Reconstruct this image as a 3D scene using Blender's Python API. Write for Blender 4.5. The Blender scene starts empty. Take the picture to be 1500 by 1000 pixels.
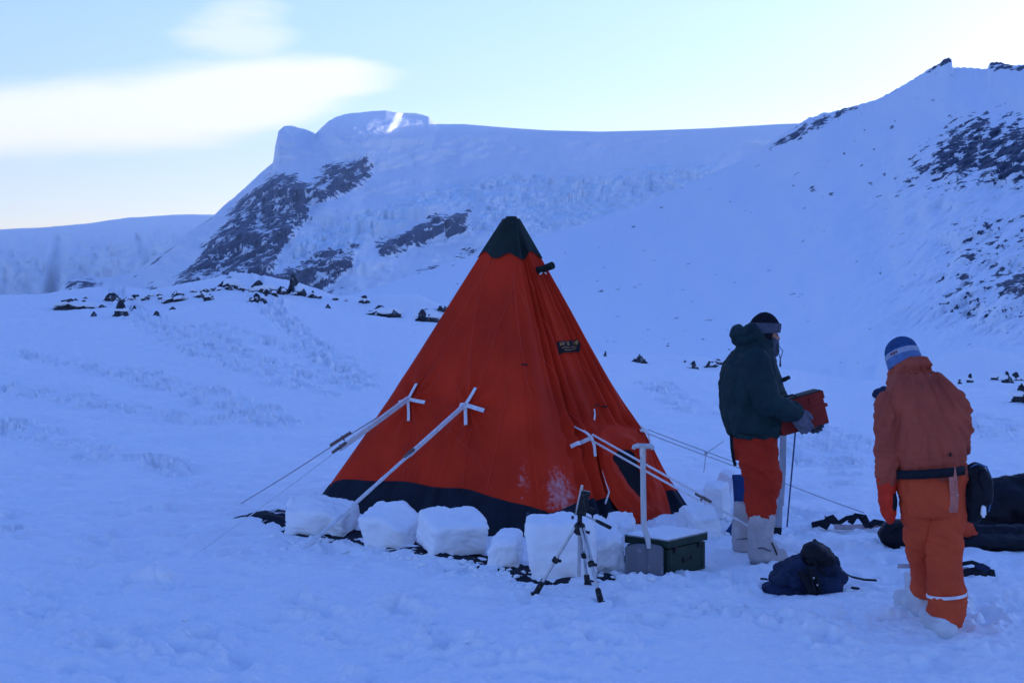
import bpy, bmesh, math, random
import numpy as np
from mathutils import Vector, Matrix, noise as mnoise
random.seed(7); rng = np.random.default_rng(7)
SC = bpy.context.scene
COL = SC.collection
R = math.radians

# ------------------------------------------------------------------ camera
FPX, CU, HV, CAMH = 2083.333, 750.0, 440.0, 1.8      # focal length in 1/1500 widths, horizon row, eye height
cd = bpy.data.cameras.new('camera'); cam = bpy.data.objects.new('camera', cd); COL.objects.link(cam)
cd.sensor_width = 36; cd.lens = 50; cd.shift_y = -0.04
cam.location = (0, 0, CAMH); cam.rotation_euler = (R(90), 0, 0)
cd.clip_start = 0.1; cd.clip_end = 60000
SC.camera = cam

# ------------------------------------------------------------------ light
SUN_EL, SUN_AZ = 6.0, 34.0                            # degrees; the sun stands low behind the high ridge
EXPOSURE = 1.52
w = bpy.data.worlds.new('World'); SC.world = w; w.use_nodes = True
nt = w.node_tree; nt.nodes.clear()
def N(t, **k):
    n = nt.nodes.new(t)
    for a, b in k.items():
        if a == 'op': n.operation = b
        elif a == 'ins':
            for i, v in b.items():
                if isinstance(v, bpy.types.NodeSocket): nt.links.new(v, n.inputs[i])
                else: n.inputs[i].default_value = v
        else: setattr(n, a, b)
    return n
def M_(op, a, b=0.0, c=0.0, clamp=False):
    n = N('ShaderNodeMath', op=op, ins={0: a, 1: b, 2: c}); n.use_clamp = clamp
    return n.outputs[0]
def smooth(v, lo, hi, t0=0.0, t1=1.0):
    n = N('ShaderNodeMapRange', interpolation_type='SMOOTHSTEP', ins={0: v, 1: lo, 2: hi, 3: t0, 4: t1}); return n.outputs[0]
sky = N('ShaderNodeTexSky', sky_type='NISHITA', sun_disc=False)
sky.sun_elevation = R(SUN_EL); sky.sun_rotation = R(SUN_AZ)
sky.altitude = 300; sky.air_density = 1.0; sky.dust_density = 0.3; sky.ozone_density = 2.0
tc = N('ShaderNodeTexCoord')
sx = N('ShaderNodeSeparateXYZ', ins={0: tc.outputs['Generated']})
up_ = smooth(sx.outputs[2], 0.0, 0.55)                 # the film's deep blue overhead, paler air near the horizon
tcol = N('ShaderNodeMix', data_type='RGBA', ins={0: up_, 6: (1.42, 1.20, 1.27, 1), 7: (0.88, 1.08, 2.14, 1)}).outputs[2]
tint = N('ShaderNodeMix', data_type='RGBA', blend_type='MULTIPLY', ins={0: 1.0, 6: sky.outputs[0], 7: tcol}).outputs[2]
yy = M_('MAXIMUM', sx.outputs[1], 0.05)
ax = M_('DIVIDE', sx.outputs[0], yy); ez = M_('DIVIDE', sx.outputs[2], yy)   # tangents of bearing and height
comb = N('ShaderNodeCombineXYZ', ins={0: ax, 1: ez, 2: 0.0}).outputs[0]
nz = N('ShaderNodeTexNoise', noise_dimensions='3D', ins={0: N('ShaderNodeMapping', ins={0: comb, 3: (6.0, 30.0, 1.0), 2: (0, 0, .12)}).outputs[0], 2: 1.0, 3: 6.0, 4: 0.55}).outputs[0]
nzo = M_('SUBTRACT', nz, 0.5)
def fcurve(x, pts):
    n = N('ShaderNodeFloatCurve', ins={0: 1.0, 1: x}); cu = n.mapping.curves[0]
    n.mapping.use_clip = False
    while len(cu.points) < len(pts): cu.points.new(0.5, 0.5)
    for p, (a, b) in zip(cu.points, pts): p.location = (a, b)
    n.mapping.update(); return n.outputs[0]
xn = M_('MULTIPLY_ADD', ax, 1.0, 0.75)                # bearing -0.75 .. 0.25  ->  0 .. 1
def bx(u): return (u - CU) / FPX + 0.75
def bz(v): return (HV - v) / FPX
vc = fcurve(xn, [(0, bz(205)), (bx(-400), bz(196)), (bx(0), bz(181)), (bx(150), bz(170)), (bx(300), bz(152)), (bx(420), bz(134)), (bx(500), bz(121)), (bx(580), bz(117)), (1, bz(117))])
hh = fcurve(xn, [(0, .006), (bx(-400), .02), (bx(0), 51 / FPX), (bx(150), 56 / FPX), (bx(300), 58 / FPX), (bx(420), 46 / FPX), (bx(500), 35 / FPX), (bx(560), 22 / FPX), (bx(610), 6 / FPX), (1, 0.001)])
q = M_('DIVIDE', M_('ADD', M_('SUBTRACT', ez, vc), M_('MULTIPLY', nzo, 0.034)), hh)
m1 = smooth(M_('ABSOLUTE', q), 1.35, 0.5)
m1 = M_('MULTIPLY', m1, smooth(ax, (625 - CU) / FPX, (500 - CU) / FPX))
m1 = M_('MULTIPLY', m1, smooth(ax, -1.1, -0.6))
m1 = M_('MULTIPLY', m1, smooth(sx.outputs[1], 0.1, 0.3))
dx2 = M_('DIVIDE', M_('SUBTRACT', ax, (345 - CU) / FPX), 78 / FPX); dz2 = M_('DIVIDE', M_('SUBTRACT', ez, bz(46)), 50 / FPX)
r2 = M_('ADD', M_('ADD', M_('MULTIPLY', dx2, dx2), M_('MULTIPLY', dz2, dz2)), M_('MULTIPLY', nzo, 6.5))
m2 = M_('MULTIPLY', smooth(r2, 1.6, -0.6), 0.5)
mask = M_('MULTIPLY', M_('MAXIMUM', m1, m2), 0.93)
bright = N('ShaderNodeMix', data_type='RGBA', ins={0: mask, 6: tint, 7: (6.1, 5.6, 5.2, 1)}).outputs[2]
bg = N('ShaderNodeBackground', ins={0: bright, 1: 0.10})
nt.links.new(bg.outputs[0], N('ShaderNodeOutputWorld').inputs[0])

sl = bpy.data.lights.new('sun', 'SUN'); sl.energy = 4.5; sl.angle = R(0.5); sl.color = (1, .93, .86)
so = bpy.data.objects.new('sun', sl); COL.objects.link(so)
sdir = Vector((math.sin(R(SUN_AZ)) * math.cos(R(SUN_EL)), math.cos(R(SUN_AZ)) * math.cos(R(SUN_EL)), math.sin(R(SUN_EL))))
so.rotation_euler = sdir.to_track_quat('Z', 'Y').to_euler()
vs = SC.view_settings; vs.view_transform = 'Standard'; vs.look = 'None'; vs.gamma = 1; vs.use_curve_mapping = False; vs.exposure = EXPOSURE

# ------------------------------------------------------------------ numpy noise
_P = np.arange(256); rng.shuffle(_P); _P = np.concatenate([_P, _P, _P])
_G = np.array([(1,1,0),(-1,1,0),(1,-1,0),(-1,-1,0),(1,0,1),(-1,0,1),(1,0,-1),(-1,0,-1),(0,1,1),(0,-1,1),(0,1,-1),(0,-1,-1)], float)
def pn(x, y, z=0.0):
    x, y, z = np.broadcast_arrays(np.asarray(x, float), np.asarray(y, float), np.asarray(z, float))
    xi, yi, zi = np.floor(x).astype(int), np.floor(y).astype(int), np.floor(z).astype(int)
    xf, yf, zf = x - xi, y - yi, z - zi
    fu, fv, fw = [t * t * t * (t * (t * 6 - 15) + 10) for t in (xf, yf, zf)]
    xi &= 255; yi &= 255; zi &= 255
    out = 0
    for i in (0, 1):
        wi = fu if i else 1 - fu
        for j in (0, 1):
            wj = fv if j else 1 - fv
            for k in (0, 1):
                wk = fw if k else 1 - fw
                g = _G[_P[_P[_P[(xi + i) & 255] + ((yi + j) & 255)] + ((zi + k) & 255)] % 12]
                out = out + wi * wj * wk * (g[..., 0] * (xf - i) + g[..., 1] * (yf - j) + g[..., 2] * (zf - k))
    return out
def fbm(x, y, z=0.0, o=4, l=2.03, g=0.5):
    s, a, t = 0, 1.0, 0
    for i in range(o):
        s = s + a * pn(x, y, np.asarray(z) + 17.3 * i); t += a; a *= g; x = x * l; y = y * l; z = np.asarray(z) * l
    return s / t * 1.6
def ridged(x, y, z=0.0, o=4, l=2.03, g=0.5):
    s, a, t = 0, 1.0, 0
    for i in range(o):
        s = s + a * (1 - 2.2 * np.abs(pn(x, y, np.asarray(z) + 9.1 * i))); t += a; a *= g; x = x * l; y = y * l; z = np.asarray(z) * l
    return s / t
def sst(a, b, x):
    t = np.clip((x - a) / (b - a), 0, 1); return t * t * (3 - 2 * t)
def lin(x, pts):
    pts = np.array(pts, float); return np.interp(x, pts[:, 0], pts[:, 1])

# ------------------------------------------------------------------ object helpers
def np_mesh(name, verts, faces, mat, parent=None, smooth=True, attrs=None, uv=None):
    me = bpy.data.meshes.new(name)
    verts = np.ascontiguousarray(verts, dtype=np.float32).reshape(-1, 3)
    if isinstance(faces, np.ndarray):
        nf, k = faces.shape
        me.vertices.add(len(verts)); me.vertices.foreach_set('co', verts.ravel())
        me.loops.add(nf * k); me.loops.foreach_set('vertex_index', faces.astype(np.int32).ravel())
        me.polygons.add(nf); me.polygons.foreach_set('loop_start', np.arange(0, nf * k, k, dtype=np.int32))
        me.update(calc_edges=True); me.validate()
    else:
        me.from_pydata([tuple(v) for v in verts], [], faces); me.update()
    for an, av in (attrs or {}).items():
        a = me.attributes.new(an, 'FLOAT', 'POINT'); a.data.foreach_set('value', np.asarray(av, dtype=np.float32).ravel())
    if smooth: me.polygons.foreach_set('use_smooth', np.ones(len(me.polygons), dtype=bool))
    if mat: me.materials.append(mat)
    o = bpy.data.objects.new(name, me); COL.objects.link(o)
    if parent: o.parent = parent
    return o
def grid_faces(nr, nc, wrap=False):
    a = np.arange(nr * nc).reshape(nr, nc)
    if wrap: a = np.concatenate([a, a[:, :1]], 1)
    return np.stack([a[:-1, :-1], a[:-1, 1:], a[1:, 1:], a[1:, :-1]], -1).reshape(-1, 4)
def props(o, label=None, cat=None, group=None, kind=None):
    for k, v in (('label', label), ('category', cat), ('group', group), ('kind', kind)):
        if v: o[k] = v
    return o
def empty(name, loc, rz=0.0, **k):
    o = bpy.data.objects.new(name, None); COL.objects.link(o); o.location = loc; o.rotation_euler = (0, 0, rz)
    o.empty_display_size = 0.1
    return props(o, **k)

# ------------------------------------------------------------------ materials
def mat(name, col, rough=0.8, var=0.0, scale=10.0, bump=0.0, bscale=60.0, bdist=0.01, metal=0.0, col2=None, frost=0.0, fscale=25.0, spec=0.2, sheen=0.0, weave=0.0, stretch=None):
    m = bpy.data.materials.new(name); m.use_nodes = True; t = m.node_tree; b = t.nodes['Principled BSDF']
    b.inputs['Roughness'].default_value = rough; b.inputs['Metallic'].default_value = metal
    b.inputs['Specular IOR Level'].default_value = spec
    if sheen: b.inputs['Sheen Weight'].default_value = sheen
    L = t.links.new
    co = t.nodes.new('ShaderNodeTexCoord').outputs['Object']
    if stretch:
        mp = t.nodes.new('ShaderNodeMapping'); mp.inputs[3].default_value = stretch; L(co, mp.inputs[0]); co = mp.outputs[0]
    c = col
    cur = None
    if var or col2:
        n = t.nodes.new('ShaderNodeTexNoise'); n.inputs['Scale'].default_value = scale; n.inputs['Detail'].default_value = 5; L(co, n.inputs['Vector'])
        r = t.nodes.new('ShaderNodeValToRGB'); L(n.outputs[0], r.inputs[0])
        c2 = col2 or tuple(x * (1 - var) for x in col)
        c1 = col if col2 else tuple(min(1, x * (1 + var)) for x in col)
        r.color_ramp.elements[0].position = .3; r.color_ramp.elements[1].position = .7
        r.color_ramp.elements[0].color = (*c2, 1); r.color_ramp.elements[1].color = (*c1, 1)
        cur = r.outputs[0]
    if frost:
        n = t.nodes.new('ShaderNodeTexNoise'); n.inputs['Scale'].default_value = fscale; n.inputs['Detail'].default_value = 8; n.inputs['Roughness'].default_value = .7; L(co, n.inputs['Vector'])
        mr = t.nodes.new('ShaderNodeMapRange'); L(n.outputs[0], mr.inputs[0]); mr.inputs[1].default_value = .56; mr.inputs[2].default_value = .75; mr.inputs[4].default_value = frost
        mx = t.nodes.new('ShaderNodeMix'); mx.data_type = 'RGBA'; L(mr.outputs[0], mx.inputs[0])
        if cur: L(cur, mx.inputs[6])
        else: mx.inputs[6].default_value = (*col, 1)
        mx.inputs[7].default_value = (.75, .77, .8, 1); cur = mx.outputs[2]
    if cur: L(cur, b.inputs['Base Color'])
    else: b.inputs['Base Color'].default_value = (*col, 1)
    if bump:
        n = t.nodes.new('ShaderNodeTexNoise'); n.inputs['Scale'].default_value = bscale; n.inputs['Detail'].default_value = 6; L(co, n.inputs['Vector'])
        bp = t.nodes.new('ShaderNodeBump'); bp.inputs['Strength'].default_value = bump; bp.inputs['Distance'].default_value = bdist
        L(n.outputs[0], bp.inputs['Height']); L(bp.outputs[0], b.inputs['Normal'])
    return m
# ------------------------------------------------------------------ snow and rock
def terrain_mat(name, snow, rock, rock2, nscale, bdist, bscale, ice=(.70, .84, .92), rough=.75, rnoise=.9):
    m = bpy.data.materials.new(name); m.use_nodes = True; t = m.node_tree; b = t.nodes['Principled BSDF']; L = t.links.new
    def nn(k): return t.nodes.new(k)
    b.inputs['Roughness'].default_value = rough; b.inputs['Specular IOR Level'].default_value = .25
    co = nn('ShaderNodeTexCoord').outputs['Object']
    n1 = nn('ShaderNodeTexNoise'); n1.inputs['Scale'].default_value = nscale; n1.inputs['Detail'].default_value = 7; n1.inputs['Roughness'].default_value = .62; L(co, n1.inputs['Vector'])
    n2 = nn('ShaderNodeTexNoise'); n2.inputs['Scale'].default_value = nscale * .35; n2.inputs['Detail'].default_value = 4; L(co, n2.inputs['Vector'])
    at = nn('ShaderNodeAttribute'); at.attribute_name = 'rock'
    ai = nn('ShaderNodeAttribute'); ai.attribute_name = 'ice'
    ad = nn('ShaderNodeMath'); ad.operation = 'MULTIPLY_ADD'; L(n1.outputs[0], ad.inputs[0]); ad.inputs[1].default_value = rnoise; L(at.outputs['Fac'], ad.inputs[2])
    mr = nn('ShaderNodeMapRange'); mr.interpolation_type = 'SMOOTHSTEP'; L(ad.outputs[0], mr.inputs[0]); mr.inputs[1].default_value = rnoise * .5 + .40; mr.inputs[2].default_value = rnoise * .5 + .56
    rr = nn('ShaderNodeMix'); rr.data_type = 'RGBA'; L(n2.outputs[0], rr.inputs[0]); rr.inputs[6].default_value = (*rock, 1); rr.inputs[7].default_value = (*rock2, 1)
    si = nn('ShaderNodeMix'); si.data_type = 'RGBA'; L(ai.outputs['Fac'], si.inputs[0]); si.inputs[6].default_value = (*snow, 1); si.inputs[7].default_value = (*ice, 1)
    mx = nn('ShaderNodeMix'); mx.data_type = 'RGBA'; L(mr.outputs[0], mx.inputs[0]); L(si.outputs[2], mx.inputs[6]); L(rr.outputs[2], mx.inputs[7])
    L(mx.outputs[2], b.inputs['Base Color'])
    n3 = nn('ShaderNodeTexNoise'); n3.inputs['Scale'].default_value = bscale; n3.inputs['Detail'].default_value = 8; n3.inputs['Roughness'].default_value = .6; L(co, n3.inputs['Vector'])
    bp = nn('ShaderNodeBump'); bp.inputs['Strength'].default_value = .6; bp.inputs['Distance'].default_value = bdist; L(n3.outputs[0], bp.inputs['Height']); L(bp.outputs[0], b.inputs['Normal'])
    return m
SNOW = (.86, .88, .90)
m_ground = terrain_mat('snow_ground_material', SNOW, (.05, .045, .04), (.12, .11, .1), 1.0, .035, 9.0)
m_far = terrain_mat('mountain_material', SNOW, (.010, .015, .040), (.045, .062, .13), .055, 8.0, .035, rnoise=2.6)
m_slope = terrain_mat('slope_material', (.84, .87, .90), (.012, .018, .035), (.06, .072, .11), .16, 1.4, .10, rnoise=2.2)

def poly_sd(u, v, poly):
    """signed distance, positive inside"""
    P = np.array(poly, float); best = np.full(np.shape(u), 1e9); ins = np.zeros(np.shape(u), bool)
    for a, b in zip(P, np.roll(P, -1, 0)):
        d = b - a; t = np.clip(((u - a[0]) * d[0] + (v - a[1]) * d[1]) / (d @ d + 1e-9), 0, 1)
        best = np.minimum(best, np.hypot(u - a[0] - t * d[0], v - a[1] - t * d[1]))
        c = (a[1] > v) != (b[1] > v)
        with np.errstate(divide='ignore', invalid='ignore'):
            xi = (b[0] - a[0]) * (v - a[1]) / (b[1] - a[1] + 1e-12) + a[0]
        ins ^= c & (u < xi)
    return np.where(ins, best, -best)

# ---- the camp's snowfield: one sheet from under the camera to the horizon
# crest of the near field by bearing (u): how high it stands at its distance
CREST_V = [(-3000, 455), (-600, 436), (0, 431), (80, 432), (150, 430), (230, 424), (290, 412), (340, 402), (400, 413), (450, 430), (500, 439), (560, 449), (640, 463), (750, 492), (880, 523), (930, 529), (1000, 535), (1060, 540), (1130, 544), (1160, 548), (1205, 563), (1260, 566), (1300, 562), (1380, 548), (1440, 541), (1500, 544), (1700, 550), (4000, 560)]
CREST_D = [(-3000, 60), (0, 58), (340, 62), (500, 55), (640, 50), (900, 42), (1160, 40), (1260, 44), (1500, 42), (4000, 42)]
def base_z(x, y):
    x = np.asarray(x, float); y = np.asarray(y, float)
    r = np.hypot(x, y); front = sst(-.1, .35, y / (r + 1e-6))
    u = CU + FPX * x / np.maximum(y, .08 * r + 1e-6); u = np.clip(u, -3000, 4000)
    D = lin(u, CREST_D); vv = lin(u, CREST_V)
    # smooth the polyline a little
    vv = (lin(u - 15, CREST_V) + 2 * vv + lin(u + 15, CREST_V)) / 4
    Yc = D; zc = CAMH + Yc * (HV - vv) / FPX
    yy_ = np.maximum(y, 0.0)
    up = zc * (sst(13, 1, yy_ * 0 + 14) * 0 + np.where(yy_ < Yc, sst(14, 1.0, 14 + 0 * yy_) * 0 + np.clip((yy_ - 13) / (Yc - 13), 0, 1) ** 1.25, 1.0))
    down = -26 * sst(0, 95, yy_ - Yc)
    zf = up + np.where(yy_ > Yc, down, 0)
    zb = -26 * sst(60, 200, r)
    return front * zf + (1 - front) * zb
def micro_z(x, y):
    r = np.hypot(x, y); f = 1 - sst(90, 200, r)
    a = fbm(x * .35, y * .35, 3.1, 3) * .07 * sst(6, 25, r) + fbm(x * .9, y * 1.3, 1.7, 3) * .05
    b = fbm(x * 3.2, y * 4.0, 5.2, 3) * .030
    # wind crust, long ripples off to one side
    wv = ridged(x * 1.1 + y * .5, y * 2.3 - x * .3, 8.0, 3) * .030
    side = sst(.5, -3.5, x + .1 * y) * sst(8, 14, y) * (1 - sst(35, 60, y))
    crumb = ridged(x * 6.3, y * 6.9, 2.2, 3, g=.6) * .014
    front = sst(10.2, 8.2, y)
    a = a * (1 - .25 * front)
    return (a + b + wv * (.35 + .9 * side) + crumb * (.6 + .8 * front)) * f
EXTRA = []                                            # mounds and hollows: x, y, radius, height
def mound(x, y):
    s = 0
    for (a, b, ra, h) in EXTRA: s = s + h * np.exp(-((x - a) ** 2 + (y - b) ** 2) / (ra * ra))
    return s
def ground_z(x, y): return base_z(x, y) + micro_z(x, y) + mound(x, y)
def gxy(u, v, z=0.0):
    """a spot on level snow at height z seen at photo column u, row v"""
    Y = (CAMH - z) * FPX / (v - HV); return ((u - CU) / FPX * Y, Y)
def P(u, v, Y):
    return np.array([(u - CU) / FPX * Y, Y, CAMH - (v - HV) / FPX * Y])
def proj(p):
    p = np.asarray(p); return CU + FPX * p[..., 0] / p[..., 1], HV + FPX * (CAMH - p[..., 2]) / p[..., 1]
for (u, v, ra, h) in [(385, 768, .28, .10), (425, 757, .3, .07), (470, 800, .35, .03), (1020, 772, .25, .06), (1065, 760, .3, .07), (230, 850, .12, .07), (205, 865, .10, .04), (955, 860, .5, .02), (840, 870, .45, .02)]:
    EXTRA.append((*gxy(u, v), ra, h))

for (u, v, ra, h) in [(110, 440, 2.2, .30), (165, 436, 1.4, .22), (200, 448, 1.2, .18), (255, 442, 1.3, .22), (300, 432, 1.5, .26), (336, 414, 1.4, .30), (380, 420, 1.6, .34), (376, 440, 1.0, .2), (412, 428, 1.0, .2), (434, 424, 1.1, .35), (455, 433, .9, .25), (490, 444, 1.2, .18), (530, 444, 1.0, .2), (566, 455, 1.5, .34), (600, 458, 1.2, .22), (630, 462, 1.4, .3),
                      (935, 527, 1.0, .15), (985, 532, 1.3, .16), (1018, 536, .8, .14), (1045, 536, .8, .14), (1250, 566, 1.2, .2), (1400, 552, 1.8, .3), (1440, 548, 1.5, .22), (1475, 552, 1.8, .34)]:
    Ys = np.geomspace(15, 60, 800); zz = CAMH - (v - HV) / FPX * Ys - base_z((u - CU) / FPX * Ys, Ys); k_ = np.nonzero(zz < 0)[0]; Yk = Ys[k_[0]] if len(k_) else Ys[int(np.argmin(zz))]
    EXTRA.append(((u - CU) / FPX * Yk, Yk + ra * .4, ra, h))

az = np.concatenate([np.linspace(-180, -60, 13)[:-1], np.linspace(-60, -23, 38)[:-1], np.linspace(-23, 23, 900), np.linspace(23, 60, 38)[1:], np.linspace(60, 180, 13)[1:-1]])
rr_ = np.concatenate([np.geomspace(.4, 5.6, 14)[:-1], CAMH * FPX / np.arange(670, 20, -1.15), np.geomspace(190, 6200, 34)])
A, Rr = np.meshgrid(np.radians(az), rr_)
X, Y = np.sin(A) * Rr, np.cos(A) * Rr
Z = ground_z(X, Y)
# footprints
def tread(x, y, ang, L=.17, W=.075, d=.045):
    i0, i1 = np.searchsorted(rr_, [math.hypot(x, y) - .45, math.hypot(x, y) + .45]); a0 = math.degrees(math.atan2(x, y)); da = math.degrees(.45 / max(1, math.hypot(x, y)))
    j0, j1 = np.searchsorted(az, [a0 - da, a0 + da])
    xs, ys = X[i0:i1, j0:j1] - x, Y[i0:i1, j0:j1] - y
    c, s = math.cos(ang), math.sin(ang); p = xs * c + ys * s; q_ = -xs * s + ys * c
    wob = 1 + .5 * pn(xs * 14 + x * 3, ys * 14, 1.0)
    e = np.sqrt((p / L) ** 2 + (q_ / W) ** 2) * wob
    Z[i0:i1, j0:j1] += -d * (1 - sst(.55, 1.1, e)) + d * .33 * np.exp(-((e - 1.35) / .28) ** 2)
def trail(uv, step=.62, gauge=.14, d=.04, jit=.05, **k):
    pts = [Vector(gxy(*p)) for p in uv]; side = 1
    for a, b in zip(pts, pts[1:]):
        n = max(1, int((b - a).length / step)); dr = (b - a).normalized(); pe = Vector((-dr.y, dr.x))
        for i in range(n):
            p = a + (b - a) * (i / n) + pe * gauge * side + Vector((random.uniform(-jit, jit), random.uniform(-jit, jit))); side = -side
            if 5.7 < p.length < 90: tread(p.x, p.y, math.atan2(dr.y, dr.x) + random.uniform(-.3, .3), d=d * random.uniform(.6, 1.3), **k)
for t_ in [[(60, 900), (190, 940), (330, 975), (420, 1010)], [(30, 880), (90, 905), (140, 930)], [(390, 880), (350, 930), (440, 990)], [(250, 965), (300, 985)], [(440, 900), (520, 930), (620, 940), (760, 985)],
           [(560, 900), (700, 960), (860, 950), (1000, 980)], [(850, 930), (960, 900), (1100, 910), (1250, 940), (1380, 990)], [(1000, 870), (1100, 890), (1300, 900)], [(1060, 850), (1180, 905), (1340, 930)],
           [(1420, 900), (1480, 960)], [(1150, 760), (1280, 800), (1450, 880)], [(1160, 720), (1250, 700), (1460, 690)], [(0, 760), (120, 800), (260, 830)], [(120, 960), (230, 1010)]]:
    trail(t_, d=.06, L=.18, W=.085)
for t_ in [[(60, 470), (130, 495), (260, 555), (470, 610)], [(90, 468), (200, 520), (360, 570), (560, 600)], [(250, 470), (360, 500), (470, 560), (540, 590)], [(20, 560), (200, 585), (420, 640)], [(0, 600), (240, 630), (400, 650)],
           [(300, 540), (420, 560), (520, 580)], [(200, 480), (330, 500), (440, 545)], [(10, 640), (150, 680), (330, 700)], [(960, 560), (1010, 600), (1060, 610)], [(1150, 590), (1240, 640), (1290, 660)], [(1150, 600), (1220, 690)], [(1430, 600), (1490, 650)]]:
    trail(t_, d=.12, step=.5, gauge=.2, jit=.10, L=.24, W=.13)
for _ in range(300):
    u, v = random.uniform(-40, 1540), 445 + 565 * random.random() ** .6
    x, y = gxy(u, v)
    if math.hypot(x, y) < 40 and math.hypot(x, y) > 5.7: tread(x, y, random.uniform(0, 6.28), L=random.uniform(.06, .2), W=random.uniform(.05, .1), d=random.uniform(-.01, .03))
for _ in range(240):                                   # trodden snow round the camp
    x, y = random.uniform(-3.2, 4.6), random.uniform(7.2, 12.5)
    tread(x, y, random.uniform(0, 6.28), L=random.uniform(.1, .17), W=random.uniform(.06, .09), d=random.uniform(.01, .04))
g_ice = .5 * sst(.1, .5, fbm(X * .2, Y * .5, 4.0, 4)) * (Rr < 60)
V = np.stack([X, Y, Z], -1).reshape(-1, 3)
nr, nc = Z.shape
# rows run outward, columns clockwise: wrap the columns, cap the middle
F = grid_faces(nr, nc, wrap=True)[:, ::-1]
V = np.concatenate([V, [[0, 0, float(Z[0].mean())]]])
o = np_mesh('snow_ground', V, F, m_ground, attrs={'rock': np.full(len(V), -1.0), 'ice': np.concatenate([g_ice.ravel() * .25, [0]])})
bm = bmesh.new(); bm.from_mesh(o.data); bm.verts.ensure_lookup_table(); c = bm.verts[len(V) - 1]
for j in range(nc): bm.faces.new((c, bm.verts[(j + 1) % nc], bm.verts[j]))
bm.to_mesh(o.data); bm.free()
props(o, kind='structure')

# ---- far relief: slopes swept from foot to skyline, then falling away behind
def relief(name, u0, u1, nu, nv, vfoot, sky_v, yfoot, ytop, prof, disp, rock, ice, material, back=(1.15, 1.3), us=None, sky_n=None):
    u = np.linspace(u0, u1, nu) if us is None else us
    t = np.linspace(0, 1, nv)
    U, T = np.meshgrid(u, t)
    sm_ = sum(sky_v(U + k_) for k_ in range(-84, 85, 12)) / 15
    vf0 = lin(U, vfoot) if not np.isscalar(vfoot) else vfoot
    sf_ = sum(sky_v(U + k_) for k_ in range(-24, 25, 6)) / 9
    res_ = (sf_ - sm_) * T ** 4 + (sky_v(U) - sf_) * T ** 18 + (sky_n(U) * T ** 34 if sky_n else 0)
    vs_ = sm_; vf = lin(U, vfoot) if not np.isscalar(vfoot) else vfoot
    Vv = vf + (vs_ - vf) * T + res_
    Y0 = sum(lin(U + k_, yfoot) for k_ in range(-150, 151, 15)) / 21; Y1 = sum(lin(U + k_, ytop) for k_ in range(-150, 151, 15)) / 21
    Yd = Y0 + (Y1 - Y0) * prof(T, U)
    Yd = Yd + disp(U, Vv, T)
    eps_ = .12 * (Y1 - Y0)[0] / nv
    for j_ in range(1, nv): Yd[j_] = np.maximum(Yd[j_], Yd[j_ - 1] + eps_)      # nothing overhangs
    Xw = (U - CU) / FPX * Yd; Zw = CAMH + (HV - Vv) / FPX * Yd
    rk = rock(U, Vv, T); ic = ice(U, Vv, T)
    rows = [np.stack([Xw, Yd, Zw], -1)]; rks = [rk]; ics = [ic]
    for k, zf in ((1.06, .93), (back[0], .5), (back[1], -.05)):       # the side nobody sees
        Yb = Yd[-1] * k; Xb = (u - CU) / FPX * Yb; rows.append(np.stack([Xb, Yb, Zw[-1] * zf - 5], -1)[None]); rks.append(rk[-1:] * 0 - 1); ics.append(ic[-1:] * 0)
    Vt = np.concatenate(rows, 0); RK = np.concatenate(rks, 0); IC = np.concatenate(ics, 0)
    o = np_mesh(name, Vt.reshape(-1, 3), grid_faces(Vt.shape[0], Vt.shape[1]), material, attrs={'rock': RK, 'ice': IC})
    return props(o, kind='structure')

# A: the ice plateau with its cliff, farthest off
SKY_A = [(-2500, 380), (-800, 348), (-200, 340), (0, 336), (60, 333), (120, 328), (190, 318), (260, 315), (320, 314), (420, 318), (600, 340), (900, 380)]
def disp_A(U, Vv, T):
    fl = ridged(U * .022 + fbm(U * .02, Vv * .02, 3, 2) * .6, Vv * .004, 2, 4)
    notch = 220 * np.exp(-((U - 80 + (Vv - 390) * .1) / 9) ** 2) * sst(335, 350, Vv) + 120 * np.exp(-((U - 205 - (Vv - 360) * .3) / 7) ** 2) * sst(335, 350, Vv)
    return (fl * 90 + fbm(U * .06, Vv * .06, 1, 5) * 90) * sst(0, .25, 1 - T) + notch * sst(.02, .2, 1 - T)
relief('ice_plateau', -2500, 900, 900, 120, 450, lambda u: lin(u, SKY_A) + fbm(u * .01, 0 * u, 4, 3) * 2, [(-2500, 4300), (900, 4300)], [(-2500, 5600), (900, 5600)],
       lambda T, U: .25 * T + .75 * T ** 5, disp_A, lambda U, Vv, T: np.full(U.shape, -1.0),
       lambda U, Vv, T: .55 * sst(-.1, .5, fbm(U * .04, Vv * .02, 6, 4)) * sst(0, .2, 1 - T), m_far)

# B: the big snow mountain with rock walls and an icefall
SKY_B = [(-100, 470), (60, 440), (84, 428), (98, 409), (125, 405), (160, 406), (190, 401), (215, 386), (250, 358), (290, 331), (308, 320), (330, 300), (360, 274), (385, 250), (400, 238), (403, 215), (408, 192), (416, 185), (428, 184), (440, 188), (450, 190), (462, 196), (470, 189),
         (480, 178), (492, 171), (515, 166), (545, 163), (565, 162), (580, 165), (610, 166), (628, 171), (636, 179), (644, 182), (680, 182), (740, 187), (800, 191), (880, 193), (960, 191), (1040, 188), (1140, 182), (1200, 180), (1400, 178), (2600, 200)]
R1 = [(225, 442), (255, 405), (285, 375), (318, 330), (350, 290), (395, 255), (430, 252), (450, 262), (485, 238), (530, 224), (550, 232), (548, 258), (520, 282), (485, 293), (455, 300), (455, 322), (432, 348), (415, 372), (405, 400), (410, 440)]
R2 = [(375, 440), (395, 402), (415, 392), (440, 380), (470, 364), (525, 358), (520, 395), (485, 422), (460, 442)]
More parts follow.
